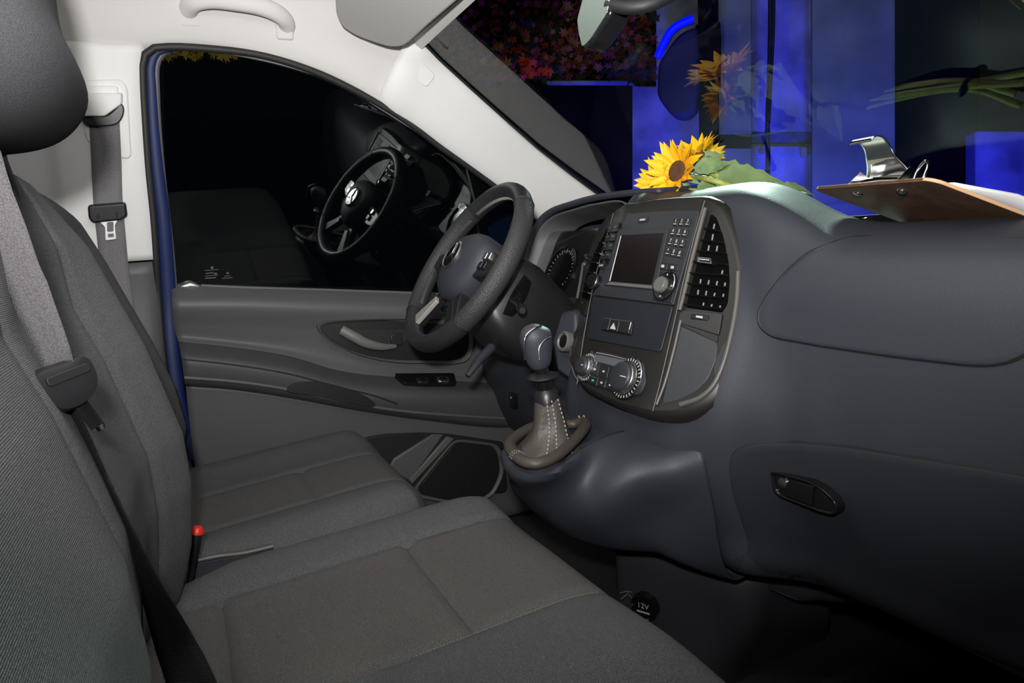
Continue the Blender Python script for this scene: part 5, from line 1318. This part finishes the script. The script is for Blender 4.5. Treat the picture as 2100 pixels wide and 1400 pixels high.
# ================================================================== OUTSIDE
WD = V((-cos(radians(48)), sin(radians(48)), 0)); WO = CAM + WD*5.2
OF = Frame((WO.x, WO.y, 1.0), (sin(radians(48)), cos(radians(48)), 0), (0, 0, 1))
assert OF.n.dot(CAM-OF.o) > 0
bw = empty('concrete_building', OF.w(0, -1.8), 'concrete building lit blue beyond the windscreen', 'building')
def ow(px, d=0): return OF.uv(px, d)
def slab(name, x0, x1, y0, y1, d0, d1, m, **k):
    q = [ow((x0, y0), d1), ow((x1, y0), d1), ow((x1, y1), d1), ow((x0, y1), d1)]
    return plate(name, OF, q, d0, d1, m, bw, bevel=.01, **k)
slab('wall_slab', 1130, 1480, 176, 620, -.30, -.02, M['concrete'])
slab('wall_slab', 1345, 1445, -300, 182, -.30, -.02, M['concrete'])
slab('pilaster', 1470, 1541, -300, 620, -.30, .10, M['concrete_dim_blue'])
slab('wall_slab', 1540, 1666, -300, 620, -.30, .0, M['concrete'])
slab('pilaster', 1665, 1836, -300, 620, -.30, .14, M['concrete_dim_blue'])
slab('dark_doorway', 1836, 2010, -300, 620, -.9, -.7, M['near_black'])
slab('wall_panel', 2000, 2160, 268, 620, -.30, -.05, M['concrete'])
slab('dark_opening', 1040, 1296, 172, 620, -.26, -.0, M['near_black'])
slab('lintel', 1120, 1300, 164, 174, -.2, .03, M['concrete'])
slab('dark_band', 1470, 1541, 275, 305, .09, .103, M['concrete_dim_blue'] if False else M['near_black'])  # narrow dark bands across pilaster and wall
slab('dark_band', 1541, 1664, 270, 296, -.01, .004, mat('stained_concrete', (.10, .10, .12), .9, var=.5, vscale=6))
slab('ledge', 1541, 1664, 298, 318, -.01, .03, M['concrete'])
slab('bracket', 1642, 1656, 300, 322, .0, .06, M['concrete_dim_blue'])
slab('bracket', 1556, 1568, 304, 316, .0, .06, M['concrete_dim_blue'])
# downpipe
dp = empty('downpipe', OF.w(*ow((1452, 300)), .15), 'black drainpipe running down between the blue walls', 'pipe')
ptop, pmid, pbot = [OF.w(*ow(p, .15), .15) for p in ((1450, -200), (1453, 120), (1456, 560))]
tube('pipe', [ptop, pmid, pbot], .068, M['near_black'], dp, n=18)
tube('pipe_sleeve', [OF.w(*ow(p, .15), .15) for p in ((1451, 50), (1452, 78), (1453, 185))], [.082, .088, .082], M['near_black'], dp, n=18)
# cable
o = tube('hanging_cable', cr([OF.w(*ow(p, .22), .22) for p in ((1580, -100), (1580, 60), (1577, 180), (1574, 260), (1575, 330), (1570, 460))], 30), .016, M['black'], n=8)
tag(o, 'thin black cable hanging down the blue wall', 'cable')
o = tube('hanging_cable', cr([OF.w(*ow(p, .24), .24) for p in ((1588, -100), (1586, 60), (1580, 180), (1577, 250))], 30), .010, M['black'], n=8)
tag(o, 'second shorter cable beside the longer one on the blue wall', 'cable')
# dark hood with bright blue tube
hd_ = empty('wall_hood', OF.w(*ow((1390, 160), .2), .2), 'dark wall hood topped by a bent bright blue light tube', 'lamp')
hq = [ow(p, .25) for p in ((1349, 130), (1375, 90), (1395, 66), (1430, 52), (1434, 180), (1424, 225), (1405, 240), (1378, 238), (1360, 215), (1347, 195))]
plate('hood', OF, rpoly(hq, .04), .0, .25, M['concrete_dim_blue'] if False else mat('hood_dark', (.03, .03, .035), .7), hd_, bevel=.03)
em = bpy.data.materials.new('blue_tube_light'); em.use_nodes = True
em.node_tree.nodes['Principled BSDF'].inputs['Base Color'].default_value = (0, 0, .3, 1)
em.node_tree.nodes['Principled BSDF'].inputs['Emission Color'].default_value = (.0, .005, 1, 1); em.node_tree.nodes['Principled BSDF'].inputs['Emission Strength'].default_value = 1.0
tube('light_tube', cr([OF.w(*ow(p, .28), .28) for p in ((1348, 118), (1362, 88), (1374, 66), (1390, 52), (1422, 38))], 24), .028, em, hd_, n=12)
# foliage: autumn vine, leaves as one uncountable mass per hue
def vine(name, label, regions, m, n, d0, size):
    vs = []; fs = []
    for k in range(n):
        x0, x1, y0, y1 = random.choice(regions); px = (random.uniform(x0, x1), random.uniform(y0, y1)); d = random.uniform(*d0)
        u, v = ow(px, d); c = OF.w(u, v, d); s = random.uniform(*size)
        e1 = V((random.gauss(0, 1), random.gauss(0, 1), random.gauss(0, 1))).normalized(); e2 = e1.orthogonal().normalized(); b = len(vs)
        pts = [(1, 0), (.35, .25), (.55, .75), (.05, .45), (-.45, .6), (-.35, .1), (-.8, 0), (-.35, -.1), (-.45, -.6), (.05, -.45), (.55, -.75), (.35, -.25)]
        nn_ = e1.cross(e2)
        for x, y in pts: vs.append(c + e1*(x*s) + e2*(y*s) + nn_*(.25*s*abs(y)))
        fs.append(tuple(range(b, b+12)))
    o = obj(name, vs, fs, m, smooth=False); tag(o, label, 'foliage', kind='stuff'); return o
R1 = [(880, 1345, -150, 168)]
vine('vine_leaves', 'dark red autumn vine leaves above the dark opening', [(900, 1345, -150, 160)], mat('leaf_red', (.26, .030, .002), .7), 1400, (-.25, .3), (.02, .05))
vine('vine_leaves', 'orange and brown autumn vine leaves above the dark opening', [(960, 1340, -150, 150), (1150, 1290, 60, 140)], mat('leaf_orange', (.36, .12, .004), .7), 420, (-.2, .32), (.02, .055))
vine('vine_leaves', 'bright red leaf sprig at the lower edge of the vine', [(1062, 1100, 118, 150), (1070, 1130, 140, 158)], mat('leaf_bright', (.75, .06, .004), .6), 60, (.3, .45), (.02, .05))
vine('vine_leaves', 'dark green vine leaves filling the wall above the opening', [(860, 1345, -150, 165)], mat('leaf_green', (.03, .035, .002), .8), 1500, (-.3, .1), (.04, .09))
vine('vine_leaves', 'ochre leaves of a tree above the driver window', [(250, 640, 20, 118)], mat('leaf_ochre', (.42, .26, .03), .7), 500, (-.6, .1), (.04, .09))
slab('dark_wall', 820, 1346, -320, 176, -.5, -.35, M['near_black'])
# ground outside
gz = -.55
o = obj('ground', [(x, y, z) for z in (gz, gz-.05) for x, y in ((-14, -4), (6, -4), (6, 14), (-14, 14))], [(0,1,2,3), (7,6,5,4), (0,4,5,1), (1,5,6,2), (2,6,7,3), (3,7,4,0)], M['near_black'], smooth=False)
tag(o, 'dark asphalt ground outside the van', 'ground', kind='structure')
area('wall_fill', OF.w(1.2, 1.6, 3.2), OF.w(.4, .4, 0), .4, 1.6, (1, .97, .9))  # added white fill lifting red and green on the walls, no real lamp
# blue floodlights washing the walls, and a weak spill on the vine
area('blue_flood', OF.w(.75, -1.3, 1.7), OF.w(.65, .6, 0), .5, 55, (.010, .015, 1.0), spread=120)
area('blue_flood_b', OF.w(-.9, -1.2, 1.4), OF.w(-.5, .6, 0), .4, 16, (.008, .012, 1.0), spread=90)
spot('vine_spot', OF.w(-1.0, .2, 2.6), OF.w(-1.2, 1.5, 0), 10, (1, .92, .8), 70, .8, .1)
spot('tree_fill', (-3.5, -.8, 1.2), OF.w(*ow((420, 80))), 170, (1, .9, .75), 50, .8, .1)  # added fill brightening the ochre leaves, no known source
